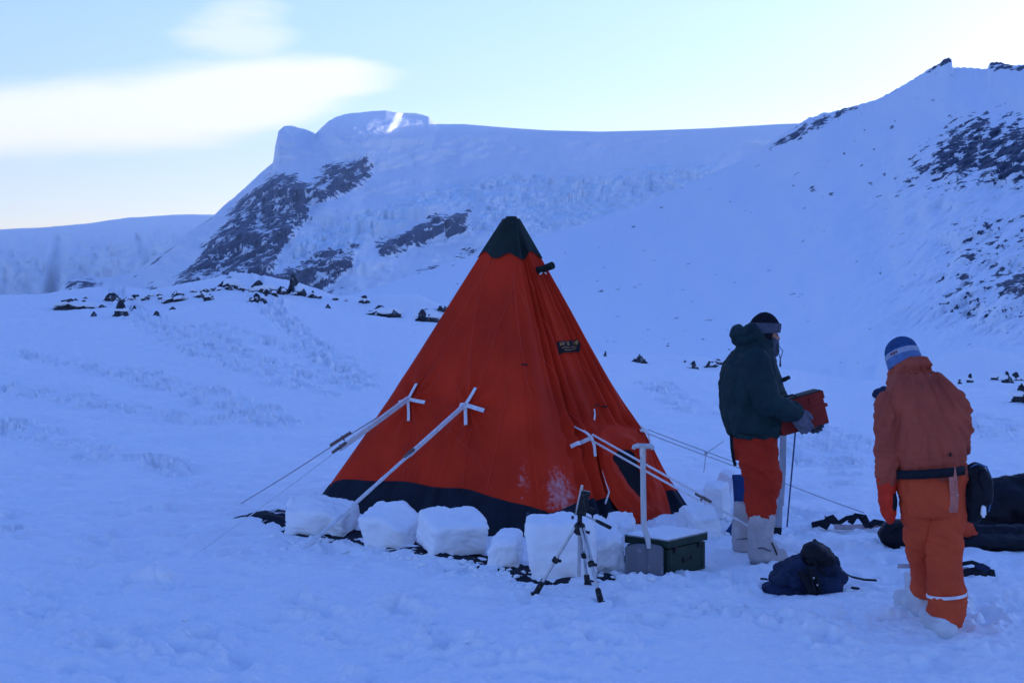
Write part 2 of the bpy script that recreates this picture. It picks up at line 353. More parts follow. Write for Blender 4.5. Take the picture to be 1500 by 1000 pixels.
R3 = [(548, 360), (565, 345), (600, 333), (632, 316), (668, 307), (692, 305), (691, 345), (668, 347), (640, 352), (600, 366), (570, 378), (556, 376)]
R4 = [(606, 398), (620, 385), (645, 388), (652, 402), (630, 404)]
R5 = [(655, 380), (668, 368), (702, 361), (706, 372), (680, 380)]
R6 = [(88, 430), (100, 410), (130, 407), (150, 412), (160, 425), (130, 432)]
R7 = [(195, 440), (210, 428), (225, 412), (235, 440)]
ICE = [(440, 345), (500, 318), (560, 300), (630, 272), (700, 258), (760, 250), (860, 252), (960, 238), (1070, 228), (1040, 262), (950, 300), (860, 330), (790, 345), (700, 345), (694, 305), (640, 305), (560, 345), (520, 372), (470, 372), (430, 392), (410, 385)]
def amt(U, Vv, poly, soft=9): return np.clip(poly_sd(U, Vv, poly) / soft, -1, 1)
def rock_B(U, Vv, T):
    a = np.full(U.shape, -1.0)
    for p in (R1, R2, R3, R4, R5, R6, R7): a = np.maximum(a, amt(U, Vv, p))
    s = (U * .55 + Vv * .83); q = (U * .83 - Vv * .55)                   # strata fall to one side
    st = fbm(s * .11, q * .032, 2, 4); st2 = ridged(s * .2, q * .07, 7, 3)
    e = fbm(U * .03, Vv * .05, 5, 3)
    thin = np.exp(-((Vv - (318 + (310 - U) * .78)) / 3.0) ** 2) * ((U < 312) & (U > 195)) * .7
    r = .5 * a + .5 * st + .16 * st2 + .08 + .2 * e
    r = np.where(amt(U, Vv, R3) > -.5, r + .06, r)
    # scattered crags between the walls, low down
    low = (sst(350, 400, Vv) * sst(600, 480, U) * sst(300, 380, U)) * .62 - .55
    r = np.maximum(r, low + .55 * st + .25 * st2)
    return np.maximum(r, thin - .42 + .75 * st)
def disp_B(U, Vv, T):
    rk = np.clip(np.maximum.reduce([amt(U, Vv, p, 16) for p in (R1, R2, R3)]), 0, 1)
    s = (U * .55 + Vv * .83); q = (U * .83 - Vv * .55)
    d = -rk * 14 - rk * ridged(s * .09, q * .03, 2, 5, g=.6) * 60
    ic = sst(-8, 14, poly_sd(U, Vv, ICE))
    cell = ridged(U * .035 + Vv * .05, Vv * .12, 3, 4, g=.55)
    d += ic * (cell * -55 + fbm(U * .07, Vv * .2, 9, 3) * 22)
    # the dome, the hanging seracs, gentle swells
    d += -110 * np.exp(-(((U - 540) / 90) ** 2 + ((Vv - 195) / 40) ** 2)) + fbm(U * .008, Vv * .018, 1, 4) * 110 + fbm(U * .04, Vv * .07, 21, 4) * 16
    notch = 150 * np.exp(-((U - 467) / 5) ** 2) * sst(215, 190, Vv)
    step = -50 * sst(236, 262, Vv + (U - 700) * .05) * sst(.0, .1, T)
    lit = 90 * sst(572, 588, U + (Vv - 180) * .5) * sst(680, 600, U) * sst(206, 186, Vv) * sst(160, 170, Vv) + 60 * sst(634, 644, U) * sst(720, 650, U) * sst(200, 186, Vv) + 70 * sst(428, 438, U - (Vv - 205) * .8) * sst(470, 445, U) * sst(225, 205, Vv)
    return (d + step) * sst(1, .93, T) + notch + lit
def ice_B(U, Vv, T):
    ic = sst(-4, 10, poly_sd(U, Vv, ICE)); return np.clip(ic * (.25 + .8 * sst(-.2, .4, fbm(U * .05, Vv * .1, 13, 4))) + .12 * sst(230, 300, Vv), 0, 1)
relief('snow_mountain', -100, 1400, 1250, 330, 462, lambda u: lin(u, SKY_B), [(-100, 1500), (300, 1500), (800, 1700), (1400, 2000)], [(-100, 1750), (300, 2300), (420, 2700), (560, 3000), (1400, 3600)],
       lambda T, U: .35 * T + .65 * T ** 1.5, disp_B, rock_B, ice_B, m_far, sky_n=lambda u: fbm(u * .05, 0 * u, 4, 4) * 2.0 * (1 - sst(470, 560, u)))

# C: the broad slope and ridge that keep the camp in shade
SKY_C = [(-200, 480), (380, 452), (450, 446), (520, 430), (600, 405), (700, 372), (790, 346), (850, 331), (930, 303), (1000, 272), (1060, 246), (1100, 228), (1122, 212), (1140, 200), (1160, 188), (1178, 176), (1200, 167), (1230, 161), (1258, 154), (1285, 146), (1300, 138), (1330, 121), (1350, 108), (1362, 98), (1372, 91),
         (1380, 86), (1390, 84), (1394, 88), (1396, 99), (1412, 99), (1430, 100), (1446, 102), (1449, 92), (1458, 90), (1478, 96), (1500, 96), (1560, 90), (1800, 60), (2200, -20), (2800, -140), (3600, -300), (5200, -500)]
SKY_C = [p for p in SKY_C if not 1358 < p[0] < 1396 and not 1447 < p[0] < 1480]
def sky_C(u): return (lin(u - 9, SKY_C) + lin(u - 4, SKY_C) + lin(u, SKY_C) + lin(u + 4, SKY_C) + lin(u + 9, SKY_C)) / 5
def skyn_C(u): return fbm(u * .09, 0 * u, 2, 4) * 3.0 * sst(1100, 1180, u) * (1 - sst(1260, 1300, u)) + fbm(u * .2, 0 * u, 2, 3) * 1.6 * sst(1280, 1300, u) - lin(u, [(1349, 0), (1362, 5), (1374, 9), (1382, 14), (1390, 16), (1394, 13), (1397, 0), (1446, 0), (1450, 9), (1460, 10), (1474, 5), (1484, 2), (1510, 0)])
C1 = [(1318, 275), (1340, 240), (1372, 203), (1405, 174), (1448, 165), (1500, 178), (1600, 170), (1640, 300), (1500, 268), (1462, 276), (1420, 262), (1390, 275), (1350, 262)]
C2 = [(1460, 418), (1480, 402), (1500, 390), (1580, 380), (1600, 460), (1500, 440), (1475, 432)]
C3 = [(1112, 222), (1150, 196), (1190, 174), (1262, 150), (1268, 156), (1225, 176), (1170, 206), (1130, 220)]
C4 = [(1350, 112), (1372, 84), (1398, 80), (1396, 96), (1372, 102), (1356, 114)]
C5 = [(1447, 104), (1447, 86), (1500, 84), (1540, 80), (1530, 102), (1500, 106)]
C6 = [(1270, 152), (1345, 106), (1352, 108), (1320, 132), (1290, 150), (1272, 158)]
def rock_C(U, Vv, T):
    s = (U * .5 + Vv * .86); q = (U * .86 - Vv * .5)
    st = fbm(s * .13, q * .045, 12, 4); st2 = fbm(U * .12, Vv * .16, 3, 3)
    a = np.maximum(amt(U, Vv, C1, 22), amt(U, Vv, C2, 9))
    b = np.maximum.reduce([amt(U, Vv, C3, 6), amt(U, Vv, C4, 5), amt(U, Vv, C5, 5), amt(U, Vv, C6, 6) - .35])
    r = np.maximum(.42 * a + .7 * st + .24 * st2 + .24, .5 * b + .45 * st + .3 * st2 + .12)
    scree = (sst(1290, 1420, U + (Vv - 380) * .3) * sst(270, 330, Vv) * (1 - sst(455, 500, Vv))) * 1.30 - 1.08
    r = np.maximum(r, scree + .8 * st + .35 * st2)
    for (cu_, cv_, rad) in [(1305, 187, 5), (1296, 255, 3.5), (1236, 225, 2.5), (1190, 277, 6), (1218, 285, 5), (1275, 268, 6), (1460, 373, 5), (705, 398, 2), (1266, 191, 2.5), (1162, 272, 2), (1289, 400, 4), (1340, 404, 4)]:
        r = np.maximum(r, .55 - ((U - cu_) ** 2 + (Vv - cv_) ** 2) / rad ** 2 * .5 + .5 * st2)
    return r
def disp_C(U, Vv, T):
    s = (U * .5 + Vv * .86); q = (U * .86 - Vv * .5)
    rk = np.clip(amt(U, Vv, C1, 20), 0, 1)
    lowr = np.clip(np.maximum(amt(U, Vv, C3, 8), np.maximum(amt(U, Vv, C4, 6), amt(U, Vv, C5, 6))), 0, 1)
    gul = sst(1180, 1420, U) * sst(150, 260, Vv) * (1 - sst(470, 520, Vv))
    d = -rk * (6 + 14 * ridged(s * .09, q * .03, 4, 5, g=.6)) - lowr * (10 + 18 * ridged(s * .2, q * .07, 6, 4)) + gul * (fbm(s * .03, q * .012, 7, 4) * 15 + ridged(s * .07, q * .02, 5, 4) * 12)
    hollow = 60 * np.exp(-(((U - 1290) / 130) ** 2 + ((Vv - 360 + (U - 1290) * .25) / 60) ** 2))
    d += fbm(U * .008, Vv * .008, 31, 3) * 30 + fbm(U * .03, Vv * .05, 41, 3) * 2.0 + hollow * .3 + sst(-.4, .8, fbm(U * .014 + Vv * .01, Vv * .02, 15, 3)) * 9
    return d * sst(1, .92, T) * sst(0, .15, T) * sst(150, 500, 0 * U + 500)
us_C = np.concatenate([np.linspace(-200, 400, 60)[:-1], np.linspace(400, 1560, 1000)[:-1], np.linspace(1560, 5200, 160)])
relief('snow_slope', 0, 0, 0, 380, [(-200, 500), (300, 500), (700, 560), (1100, 610), (1500, 620), (5200, 640)], sky_C, [(-200, 260), (700, 170), (1100, 150), (1500, 150), (5200, 120)],
       [(-200, 300), (380, 420), (700, 800), (1120, 1150), (1400, 1000), (2000, 700), (3000, 450), (5200, 300)], lambda T, U: .35 * T + .65 * T ** 1.7, disp_C, rock_C, lambda U, Vv, T: np.zeros(U.shape) + .1, m_slope, us=us_C, sky_n=skyn_C)

# ---- the air between: far things pale towards blue
bpy.ops.mesh.primitive_cube_add(size=1); hz = bpy.context.object; hz.name = 'haze'
hz.scale = (13000, 14000, 1100); hz.location = (0, 0, 1100 / 2 - 40)
hm = bpy.data.materials.new('haze_material'); hm.use_nodes = True; ht = hm.node_tree; ht.nodes.remove(ht.nodes['Principled BSDF'])
pv = ht.nodes.new('ShaderNodeVolumePrincipled'); pv.inputs['Color'].default_value = (.36, .58, 1, 1); pv.inputs['Density'].default_value = 1.15e-4; pv.inputs['Anisotropy'].default_value = 0.2
ht.links.new(pv.outputs[0], ht.nodes['Material Output'].inputs['Volume']); hz.data.materials.append(hm); props(hz, kind='stuff')
# ------------------------------------------------------------------ generic shapes
def tube_np(pts, rad, n=8, closed_caps=True, flat=1.0):
    """verts, faces of a tube along pts; rad scalar or list; flat squashes the section in z"""
    pts = [Vector(p) for p in pts]; m = len(pts)
    rad = [rad] * m if np.isscalar(rad) else list(rad)
    V, F = [], []; up = Vector((0, 0, 1))
    prev = None
    for i, p in enumerate(pts):
        d = (pts[min(i + 1, m - 1)] - pts[max(i - 1, 0)]).normalized()
        if prev is None:
            a = d.cross(up); a = a.normalized() if a.length > .05 else Vector((1, 0, 0))
        else:
            a = (prev - d * prev.dot(d)).normalized()
        prev = a; b = d.cross(a)
        for k in range(n):
            t = 2 * math.pi * k / n
            V.append(p + (a * math.cos(t) + b * math.sin(t) * flat) * rad[i])
    for i in range(m - 1):
        for k in range(n):
            F.append((i * n + k, i * n + (k + 1) % n, (i + 1) * n + (k + 1) % n, (i + 1) * n + k))
    if closed_caps:
        F.append(tuple(range(n))[::-1]); F.append(tuple((m - 1) * n + k for k in range(n)))
    return V, F
class MB:
    def __init__(s): s.V = []; s.F = []
    def add(s, VF):
        o_ = len(s.V); s.V += [tuple(v) for v in VF[0]]; s.F += [tuple(i + o_ for i in f) for f in VF[1]]; return s
    def tube(s, pts, rad, n=8, flat=1.0): return s.add(tube_np(pts, rad, n, True, flat))
    def box(s, c, size, mtx=None, bev=0.0):
        bm = bmesh.new(); bmesh.ops.create_cube(bm, size=1)
        for v in bm.verts: v.co = Vector([v.co[i] * size[i] for i in range(3)])
        if bev: bmesh.ops.bevel(bm, geom=bm.edges[:], offset=bev, segments=2, affect='EDGES', profile=.7)
        T = Matrix.Translation(Vector(c)) @ (mtx.to_4x4() if mtx else Matrix())
        bm.transform(T); bm.verts.index_update(); VF = ([v.co.copy() for v in bm.verts], [[v.index for v in f.verts] for f in bm.faces]); bm.free()
        return s.add(VF)
    def build(s, name, m, parent=None, smooth=True):
        o_ = np_mesh(name, np.array(s.V), s.F, m, parent, smooth)
        if smooth:
            o_.data.set_sharp_from_angle(angle=R(50))
        return o_
def inv(parent, p): return tuple(parent.matrix_world.inverted() @ Vector(p)) if parent else tuple(p)

# ------------------------------------------------------------------ tent
def tent_canvas_mat():
    m = mat('tent_canvas_material', (.68, .034, .009), rough=.75, bump=.25, bscale=420, bdist=.002, col2=(.40, .020, .007), scale=1.7, spec=.12)
    t = m.node_tree; L = t.links.new; b = t.nodes['Principled BSDF']; src = b.inputs['Base Color'].links[0].from_socket
    at = t.nodes.new('ShaderNodeAttribute'); at.attribute_name = 'frost'
    n = t.nodes.new('ShaderNodeTexNoise'); n.inputs['Scale'].default_value = 22; n.inputs['Detail'].default_value = 9; n.inputs['Roughness'].default_value = .72
    L(t.nodes['Texture Coordinate'].outputs['Object'], n.inputs['Vector'])
    ad = t.nodes.new('ShaderNodeMath'); ad.operation = 'MULTIPLY_ADD'; L(n.outputs[0], ad.inputs[0]); ad.inputs[1].default_value = 1.0; L(at.outputs['Fac'], ad.inputs[2])
    mr = t.nodes.new('ShaderNodeMapRange'); L(ad.outputs[0], mr.inputs[0]); mr.inputs[1].default_value = .98; mr.inputs[2].default_value = 1.5; mr.inputs[4].default_value = .75
    mx = t.nodes.new('ShaderNodeMix'); mx.data_type = 'RGBA'; L(mr.outputs[0], mx.inputs[0]); L(src, mx.inputs[6]); mx.inputs[7].default_value = (.72, .70, .76, 1); L(mx.outputs[2], b.inputs['Base Color'])
    return m
m_red = tent_canvas_mat()
m_navy = mat('dark_canvas_material', (.008, .013, .024), rough=.85, var=.35, scale=6, bump=.3, bscale=200, bdist=.002)
# the dark canvas shares the frost attribute
t = m_navy.node_tree; b_ = t.nodes['Principled BSDF']; src_ = b_.inputs['Base Color'].links[0].from_socket
at_ = t.nodes.new('ShaderNodeAttribute'); at_.attribute_name = 'frost'
n_ = t.nodes.new('ShaderNodeTexNoise'); n_.inputs['Scale'].default_value = 16; n_.inputs['Detail'].default_value = 9; n_.inputs['Roughness'].default_value = .7
mp_ = t.nodes.new('ShaderNodeMapping'); mp_.inputs[3].default_value = (1.3, 1.3, .45); t.links.new(t.nodes['Texture Coordinate'].outputs['Object'], mp_.inputs[0]); t.links.new(mp_.outputs[0], n_.inputs['Vector'])
ad_ = t.nodes.new('ShaderNodeMath'); ad_.operation = 'ADD'; t.links.new(n_.outputs[0], ad_.inputs[0]); t.links.new(at_.outputs['Fac'], ad_.inputs[1])
mr_ = t.nodes.new('ShaderNodeMapRange'); t.links.new(ad_.outputs[0], mr_.inputs[0]); mr_.inputs[1].default_value = .80; mr_.inputs[2].default_value = 1.25; mr_.inputs[4].default_value = .6
mx_ = t.nodes.new('ShaderNodeMix'); mx_.data_type = 'RGBA'; t.links.new(mr_.outputs[0], mx_.inputs[0]); t.links.new(src_, mx_.inputs[6]); mx_.inputs[7].default_value = (.5, .56, .66, 1); t.links.new(mx_.outputs[2], b_.inputs['Base Color'])
m_green_dark = mat('dark_green_canvas_material', (.010, .020, .018), rough=.7, var=.3, scale=8, bump=.3, bscale=150, bdist=.003)
m_white = mat('white_webbing_material', (.72, .72, .74), rough=.7, var=.12, scale=30, bump=.4, bscale=300, bdist=.002)
m_rope = mat('rope_material', (.42, .40, .44), rough=.8, var=.2, scale=60, bump=.6, bscale=400, bdist=.002)
m_icy_rope = mat('icy_rope_material', (.66, .68, .72), rough=.8, var=.15, scale=40, bump=.8, bscale=90, bdist=.006)
m_wood = mat('worn_wood_material', (.16, .12, .12), rough=.6, var=.3, scale=20)
m_seam = mat('seam_material', (.70, .07, .04), rough=.7)
m_black_in = mat('mouth_shade_material', (.008, .010, .016), rough=.9)  # near-black colour that paints the shade inside the door sleeve

TL, TF, TR = [np.array(gxy(*p) + (0,)) for p in ((447, 741), (802, 797), (1026, 752))]
TB = TL + TR - TF; TC = (TL + TR) / 2
APEX = np.array([P(749, 318, TC[1])[0], TC[1], P(749, 318, TC[1])[2] + .0])
TCORN = [TL, TF, TR, TB]; TOPR = .055
LEN = [np.linalg.norm(TCORN[(i + 1) % 4] - TCORN[i]) for i in range(4)]
BUMPS = []                                             # (s, t, size, height): where a guy pulls the cloth
def tent_pt(s, t, off=0.0, detail=True):
    """s: 0..4 round the corners, t: 0 foot .. 1 top"""
    s = np.asarray(s, float) % 4; t = np.asarray(t, float); s, t = np.broadcast_arrays(s, t)
    i = np.floor(s).astype(int) % 4; f = s - np.floor(s)
    C = np.array(TCORN + [TL]); a, b = C[i], C[i + 1]
    # round the corners slightly by easing along the edge
    p = a + (b - a) * f[..., None]
    d = b - a; nrm = np.stack([d[..., 1], -d[..., 0], 0 * d[..., 0]], -1); nrm /= np.linalg.norm(nrm, axis=-1, keepdims=True)
    out = np.sign(np.sum(nrm * (p - TC), -1))[..., None] * nrm
    edge = np.minimum(f, 1 - f)
    ring = TC + (p - TC) * (1 - .05 * np.exp(-(edge / .035) ** 2))[..., None]
    k = (1 - t) ; kk = k * (1 + .04 * np.sin(np.pi * k) * -1)
    ang = np.arctan2(ring[..., 1] - TC[1], ring[..., 0] - TC[0])
    topr = np.stack([np.cos(ang) * TOPR, np.sin(ang) * TOPR, 0 * ang], -1)
    ax_ = TC + (APEX * [1, 1, 0] - TC * [1, 1, 0]) * t[..., None]
    x = ax_ + topr + (ring - TC - topr) * kk[..., None]
    z = t * APEX[2]
    h = np.full(np.shape(s), off, float)
    if detail:
        W = np.array(LEN)[i] * k                       # width of the face at this height
        bow = -.030 * np.sin(np.pi * f) ** 1.0 * (W / 2.5)
        fold = (.35 + .65 * np.sin(np.pi * f)) * np.clip(k * 1.6, 0, 1)
        h = h + bow + fold * (.015 * ridged(s * 9 + fbm(s * 2, t * 1.2, 3, 2) * .8, t * .55, 4.0, 3) + .004 * ridged(s * 26, t * 1.1, 2.0, 2) * k)
        # deep slack folds by the door
        dz_ = np.exp(-((s - 1.36 + .10 * (t - .5)) / .13) ** 2) * sst(.02, .25, k)
        h = h + dz_ * (-.035 + .045 * np.sin((s + .05 * t) * 62))
        dz_ = np.exp(-((s - 1.78) / .16) ** 2) * sst(.05, .4, k); h = h + dz_ * (.028 * np.sin((s - .04 * t) * 70 + 1))
        for (bs, bt, sz, hh_) in BUMPS:
            ds = (s - bs) * np.array(LEN)[i] * max(.15, 1 - bt); dt = (t - bt) * APEX[2]
            rr = np.hypot(ds, dt) + 1e-6; th = np.arctan2(dt, ds)
            h = h + hh_ * np.exp(-rr / sz) + hh_ * .32 * np.cos(th * 9 + bs * 3) * np.exp(-((rr - sz * 1.1) / (sz * 1.1)) ** 2) * sst(0, sz * .5, rr)
    p3 = np.stack([x[..., 0], x[..., 1], z], -1)
    nn = out * .9 + np.array([0, 0, .42]); nn = nn / np.linalg.norm(nn, axis=-1, keepdims=True)
    return p3 + nn * h[..., None]
_S, _T = np.meshgrid(np.linspace(0, 2, 801), np.linspace(0, 1, 401))
_pp = tent_pt(_S, _T, detail=False); _pu, _pv = proj(_pp)
def tent_st(u, v):
    k = np.argmin((_pu - u) ** 2 + (_pv - v) ** 2); return float(_S.flat[k]), float(_T.flat[k])
PATCH = [(605, 589), (689, 597), (857, 647), (946, 633)]
for (pu_, pv_) in PATCH:
    s_, t_ = tent_st(pu_, pv_); BUMPS.append((s_, t_, .16, .045))
BUMPS.append((3.55, .35, .15, .04))
tent = empty('pyramid_tent', (float(TC[0]), float(TC[1]), 0), label='red pyramid tent with dark cap and skirt, guyed out on the snow', cat='tent')
bpy.context.view_layer.update()
ORG = np.array([TC[0], TC[1], 0])
def tcloth(name, t0f, t1f, nt_, m, off=0.0, ns=640, frost=None):
    s = np.concatenate([np.linspace(0, 2, int(ns * .8)), np.linspace(2, 4, int(ns * .2) + 1)[1:-1]])
    S_, Q = np.meshgrid(s, np.linspace(0, 1, nt_)); t0 = t0f(S_); t1 = t1f(S_); T_ = t0 + (t1 - t0) * Q
    p = tent_pt(S_, T_, off)
    fr = frost(S_, T_) if frost else 0 * S_
    return np_mesh(name, (p - ORG).reshape(-1, 3), grid_faces(p.shape[0], p.shape[1], wrap=True)[:, ::-1] , m, tent, attrs={'frost': fr})
# hem of the red canvas follows the photographed line
HEM = [(470, 704), (500, 703), (525, 702), (555, 703), (612, 708), (681, 717), (735, 730), (777, 743), (803, 752)]
HEM2 = [(803, 752), (828, 742), (850, 735), (875, 728), (920, 722), (980, 705), (1012, 706)]
hs = [tent_st(*p) for p in HEM] + [tent_st(*p) for p in HEM2]
hs = sorted(hs); _hx = [a for a, b in hs]; _hy = [b for a, b in hs]; print('hem', [(round(a, 2), round(b, 3)) for a, b in hs])
def hem(s): return np.interp(s, [0] + _hx + [2.05, 4], [_hy[0]] + _hy + [_hy[-1], _hy[0]]) + .003 * np.sin(s * 21)
cap = lambda s: .868 + .012 * np.sin(s * 9) + .014 * np.exp(-((s - 1) / .2) ** 2) * -1
def frost_red(s, t):
    c1 = .66 * np.exp(-(((s - 1.13) / .17) ** 2 + ((t - .13) / .12) ** 2)); c2 = .5 * np.exp(-(((s - .93) / .07) ** 2 + ((t - .17) / .13) ** 2))
    a = np.arctan2(s - 1.0, np.maximum(.33 - t, .01)); st = .34 * np.clip(ridged(a * 26, t * 3, 3, 2), 0, 1) * np.exp(-((s - 1) / .10) ** 2) * (t < .31)
    return np.maximum(np.maximum(c1, c2), st)
def frost_navy(s, t):
    return .36 * np.exp(-((s - 1.05) / .22) ** 2) * (.4 + .6 * np.clip(ridged(s * 34, t * 3, 5, 2), 0, 1)) + .12 * np.clip(ridged(s * 22, t * 4, 8, 2) - .3, 0, 1) + .04 * sst(1.6, 1.9, s)
tcloth('canvas', lambda s: hem(s) - .012, lambda s: cap(s) + .01, 260, m_red, frost=frost_red)
tcloth('skirt', lambda s: 0 * s - .03, hem, 60, m_navy, off=.006, frost=frost_navy)
tcloth('top_cap', cap, lambda s: 0 * s + .992, 36, m_green_dark, off=.012)
mb = MB(); mb.tube([APEX * [1, 1, 0] + [0, 0, APEX[2] - .03] - ORG, APEX - ORG + [0, 0, .006]], [TOPR + .014, TOPR - .012], 20); mb.build('top_disc', m_green_dark, tent)
# pole feet standing in the corners under the skirt
# seams
def on_tent(u, v, off=0.006):
    s_, t_ = tent_st(u, v); return tent_pt(s_, t_, off)
def seam(uvs, r=.0022, name='seam', m=m_seam):
    st_ = [tent_st(*p) for p in uvs]; pts = []
    for (a, b), (c, d) in zip(st_, st_[1:]):
        for k in range(14):
            f = k / 14; pts.append(tent_pt(a + (c - a) * f, b + (d - b) * f, .004) - ORG)
    pts.append(tent_pt(*st_[-1], .004) - ORG); mb = MB(); mb.tube(pts, r, 5, flat=1); return mb.build(name, m, tent)
for q_ in [[(752, 400), (756, 440), (766, 520), (779, 590)], [(753, 417), (728, 480), (704, 562)], [(757, 417), (790, 490), (851, 625)], [(727, 372), (706, 420), (690, 500), (690, 566)], [(722, 372), (650, 500), (613, 562)],
           [(689, 626), (683, 660), (676, 712)], [(604, 620), (596, 650), (590, 700)], [(742, 560), (738, 600), (712, 715)], [(780, 370), (812, 450), (868, 560), (905, 640)], [(765, 372), (800, 470), (848, 600)], [(672, 560), (655, 640), (632, 706)], [(650, 620), (700, 670), (725, 722)]]:
    seam(q_)
# crosses of white webbing, with their double webbing and guy ropes
def strip(pts, nrm, w, name, m=m_white, th=.004, parent=tent):
    pts = [Vector(p) for p in pts]; V, F = [], []
    for i, p in enumerate(pts):
        d = (pts[min(i + 1, len(pts) - 1)] - pts[max(i - 1, 0)]).normalized(); sd = d.cross(Vector(nrm)).normalized() * w / 2; nn = Vector(nrm).normalized() * th
        V += [p - sd, p + sd, p + sd + nn, p - sd + nn]
    for i in range(len(pts) - 1):
        for k in range(4): F.append((i * 4 + k, i * 4 + (k + 1) % 4, i * 4 + 4 + (k + 1) % 4, i * 4 + 4 + k))
    F += [(3, 2, 1, 0), tuple(4 * (len(pts) - 1) + k for k in range(4))]
    return np_mesh(name, np.array([tuple(v) for v in V]), F, m, parent, smooth=False)
def face_n(s):
    a, b = TCORN[int(s) % 4], TCORN[(int(s) + 1) % 4]; d = b - a; n = np.array([d[1], -d[0], 0]); n /= np.linalg.norm(n)
    if n @ (a - TC) < 0: n = -n
    return n * .9 + [0, 0, .42]
def cross(c, arms, w=.033):
    s0, t0 = tent_st(*c); n = face_n(s0 if s0 < 1.99 else 1.9); pr = props(empty('guy_patch', (0, 0, 0)), None); pr.parent = tent
    for (u, v) in arms:
        s1, t1 = tent_st(u, v)
        pts = [tent_pt(s0 + (s1 - s0) * k / 6, t0 + (t1 - t0) * k / 6, .010 + .003 * (6 - k)) - ORG for k in range(7)]
        strip(pts, n, w, 'patch_arm', parent=pr)
    return tent_pt(s0, t0, .03)
a1 = cross((605, 589), [(613, 563), (626, 591), (599, 616), (588, 592)], .03)
a2 = cross((689, 597), [(700, 570), (713, 603), (685, 624), (675, 594)], .034)
a3 = cross((858, 645), [(844, 620), (838, 652), (868, 670)], .032)
a4 = cross((945, 633), [(930, 634), (951, 660), (941, 620)], .022)
a5 = min((tent_pt(3.5, t_, .02) for t_ in np.linspace(.1, .6, 200)), key=lambda p: abs((lambda q: q[1] - (738 - (q[0] - 343) * .614))(proj(p))))
def slack(a, b, n=14, sag=.0):
    a, b = np.array(a), np.array(b); return [a + (b - a) * k / n - np.array([0, 0, sag * 4 * (k / n) * (1 - k / n)]) for k in range(n + 1)]
def gz(x, y): return float(ground_z(np.array([x]), np.array([y]))[0])
def guy(a, u, v, frac, rtop, rlow, name='guy_rope', double=.0, mtop=m_white, mlow=m_rope, tog=.10, sag=.01, below=.05, ridge=None):
    x, y = gxy(u, v); e = np.array([x, y, gz(x, y) - below]); a = np.array(a); mid = a + (e - a) * frac
    d = (e - a) / np.linalg.norm(e - a); sd = np.cross(d, [0, 0, 1]); sd /= np.linalg.norm(sd); up = np.cross(sd, d)
    for k_ in ((-1, 1) if double else (0,)):
        mb = MB(); off = up * double * k_; mb.tube([p + off * (1 - .0 * i) - ORG for i, p in enumerate(slack(a, mid, 10, sag * .3))], rtop, 7); mb.build('guy_webbing', mtop, tent)
    mb = MB(); mb.tube([p - ORG for p in slack(mid, e, 16, sag)], [rlow * (1 + .25 * random.random()) for _ in range(17)], 7); mb.build(name, mlow, tent)
    if tog:
        mb = MB(); mb.tube([mid - d * tog * .5 + up * .012 - ORG, mid + d * tog * .5 + up * .012 - ORG], [.014, .012], 8); mb.tube([mid - d * tog * .1 - ORG - up * .02, mid - d * tog * .1 + up * .03 - ORG], .008, 6); mb.build('line_slider', m_wood, tent)
    return e
def frac_at(a, u, v, ut):
    x, y = gxy(u, v); e = np.array([x, y, gz(x, y)]); fs = np.linspace(0, 1, 400); q_ = a + (e - a) * fs[:, None]; uu, _ = proj(q_); return float(fs[np.argmin(abs(uu - ut))])
EXTRA_HOLES = []
guy(a1, 262, 818, frac_at(a1, 262, 818, 497), .012, .0032, mlow=m_icy_rope, double=.013, tog=.17)
guy(a2, 430, 808, frac_at(a2, 430, 808, 600), .011, .0125, double=.010, mlow=m_icy_rope, tog=.12, sag=.0)
guy(a5, 343, 738, frac_at(a5, 343, 738, 500), .006, .005, double=0, mtop=m_rope, tog=.22)
guy(a3, 1262, 850, frac_at(a3, 1262, 850, 1030), .0085, .006, double=.024, mlow=m_icy_rope, tog=.16)
e4 = guy(a4, 1292, 757, .5, .004, .004, double=.016, mtop=m_rope, tog=0)
x_, y_ = gxy(1092, 694); kn = np.array(a4) + (e4 - np.array(a4)) * frac_at(a4, 1292, 757, 1034)
mb = MB(); mb.tube([kn - ORG, kn + [.16, .1, .09] - ORG], .0035, 5); mb.tube([kn - ORG, kn + [-.02, 0, -.16] - ORG], .0035, 5); mb.tube([kn + [-.012, 0, 0] - ORG, kn + [.012, 0, 0] - ORG], .012, 7); mb.build('line_tie', m_rope, tent)
# vent sleeve
v0 = on_tent(789, 396, -.03); vd = np.array([.145, -.12, .055]); vd = vd / np.linalg.norm(vd)
vp = [v0 + vd * .19 * k / 6 for k in range(7)]
ring = []
mb = MB(); mb.tube([p - ORG for p in vp] + [vp[-1] - vd * .02 - ORG], [.033, .032, .031, .031, .031, .032, .033, .024], 16); vent = mb.build('vent_tube', m_green_dark, tent)
mb = MB(); mb.tube([v0 + vd * .035 - ORG, v0 + vd * .05 - ORG], .037, 16); mb.build('vent_collar', m_green_dark, vent)
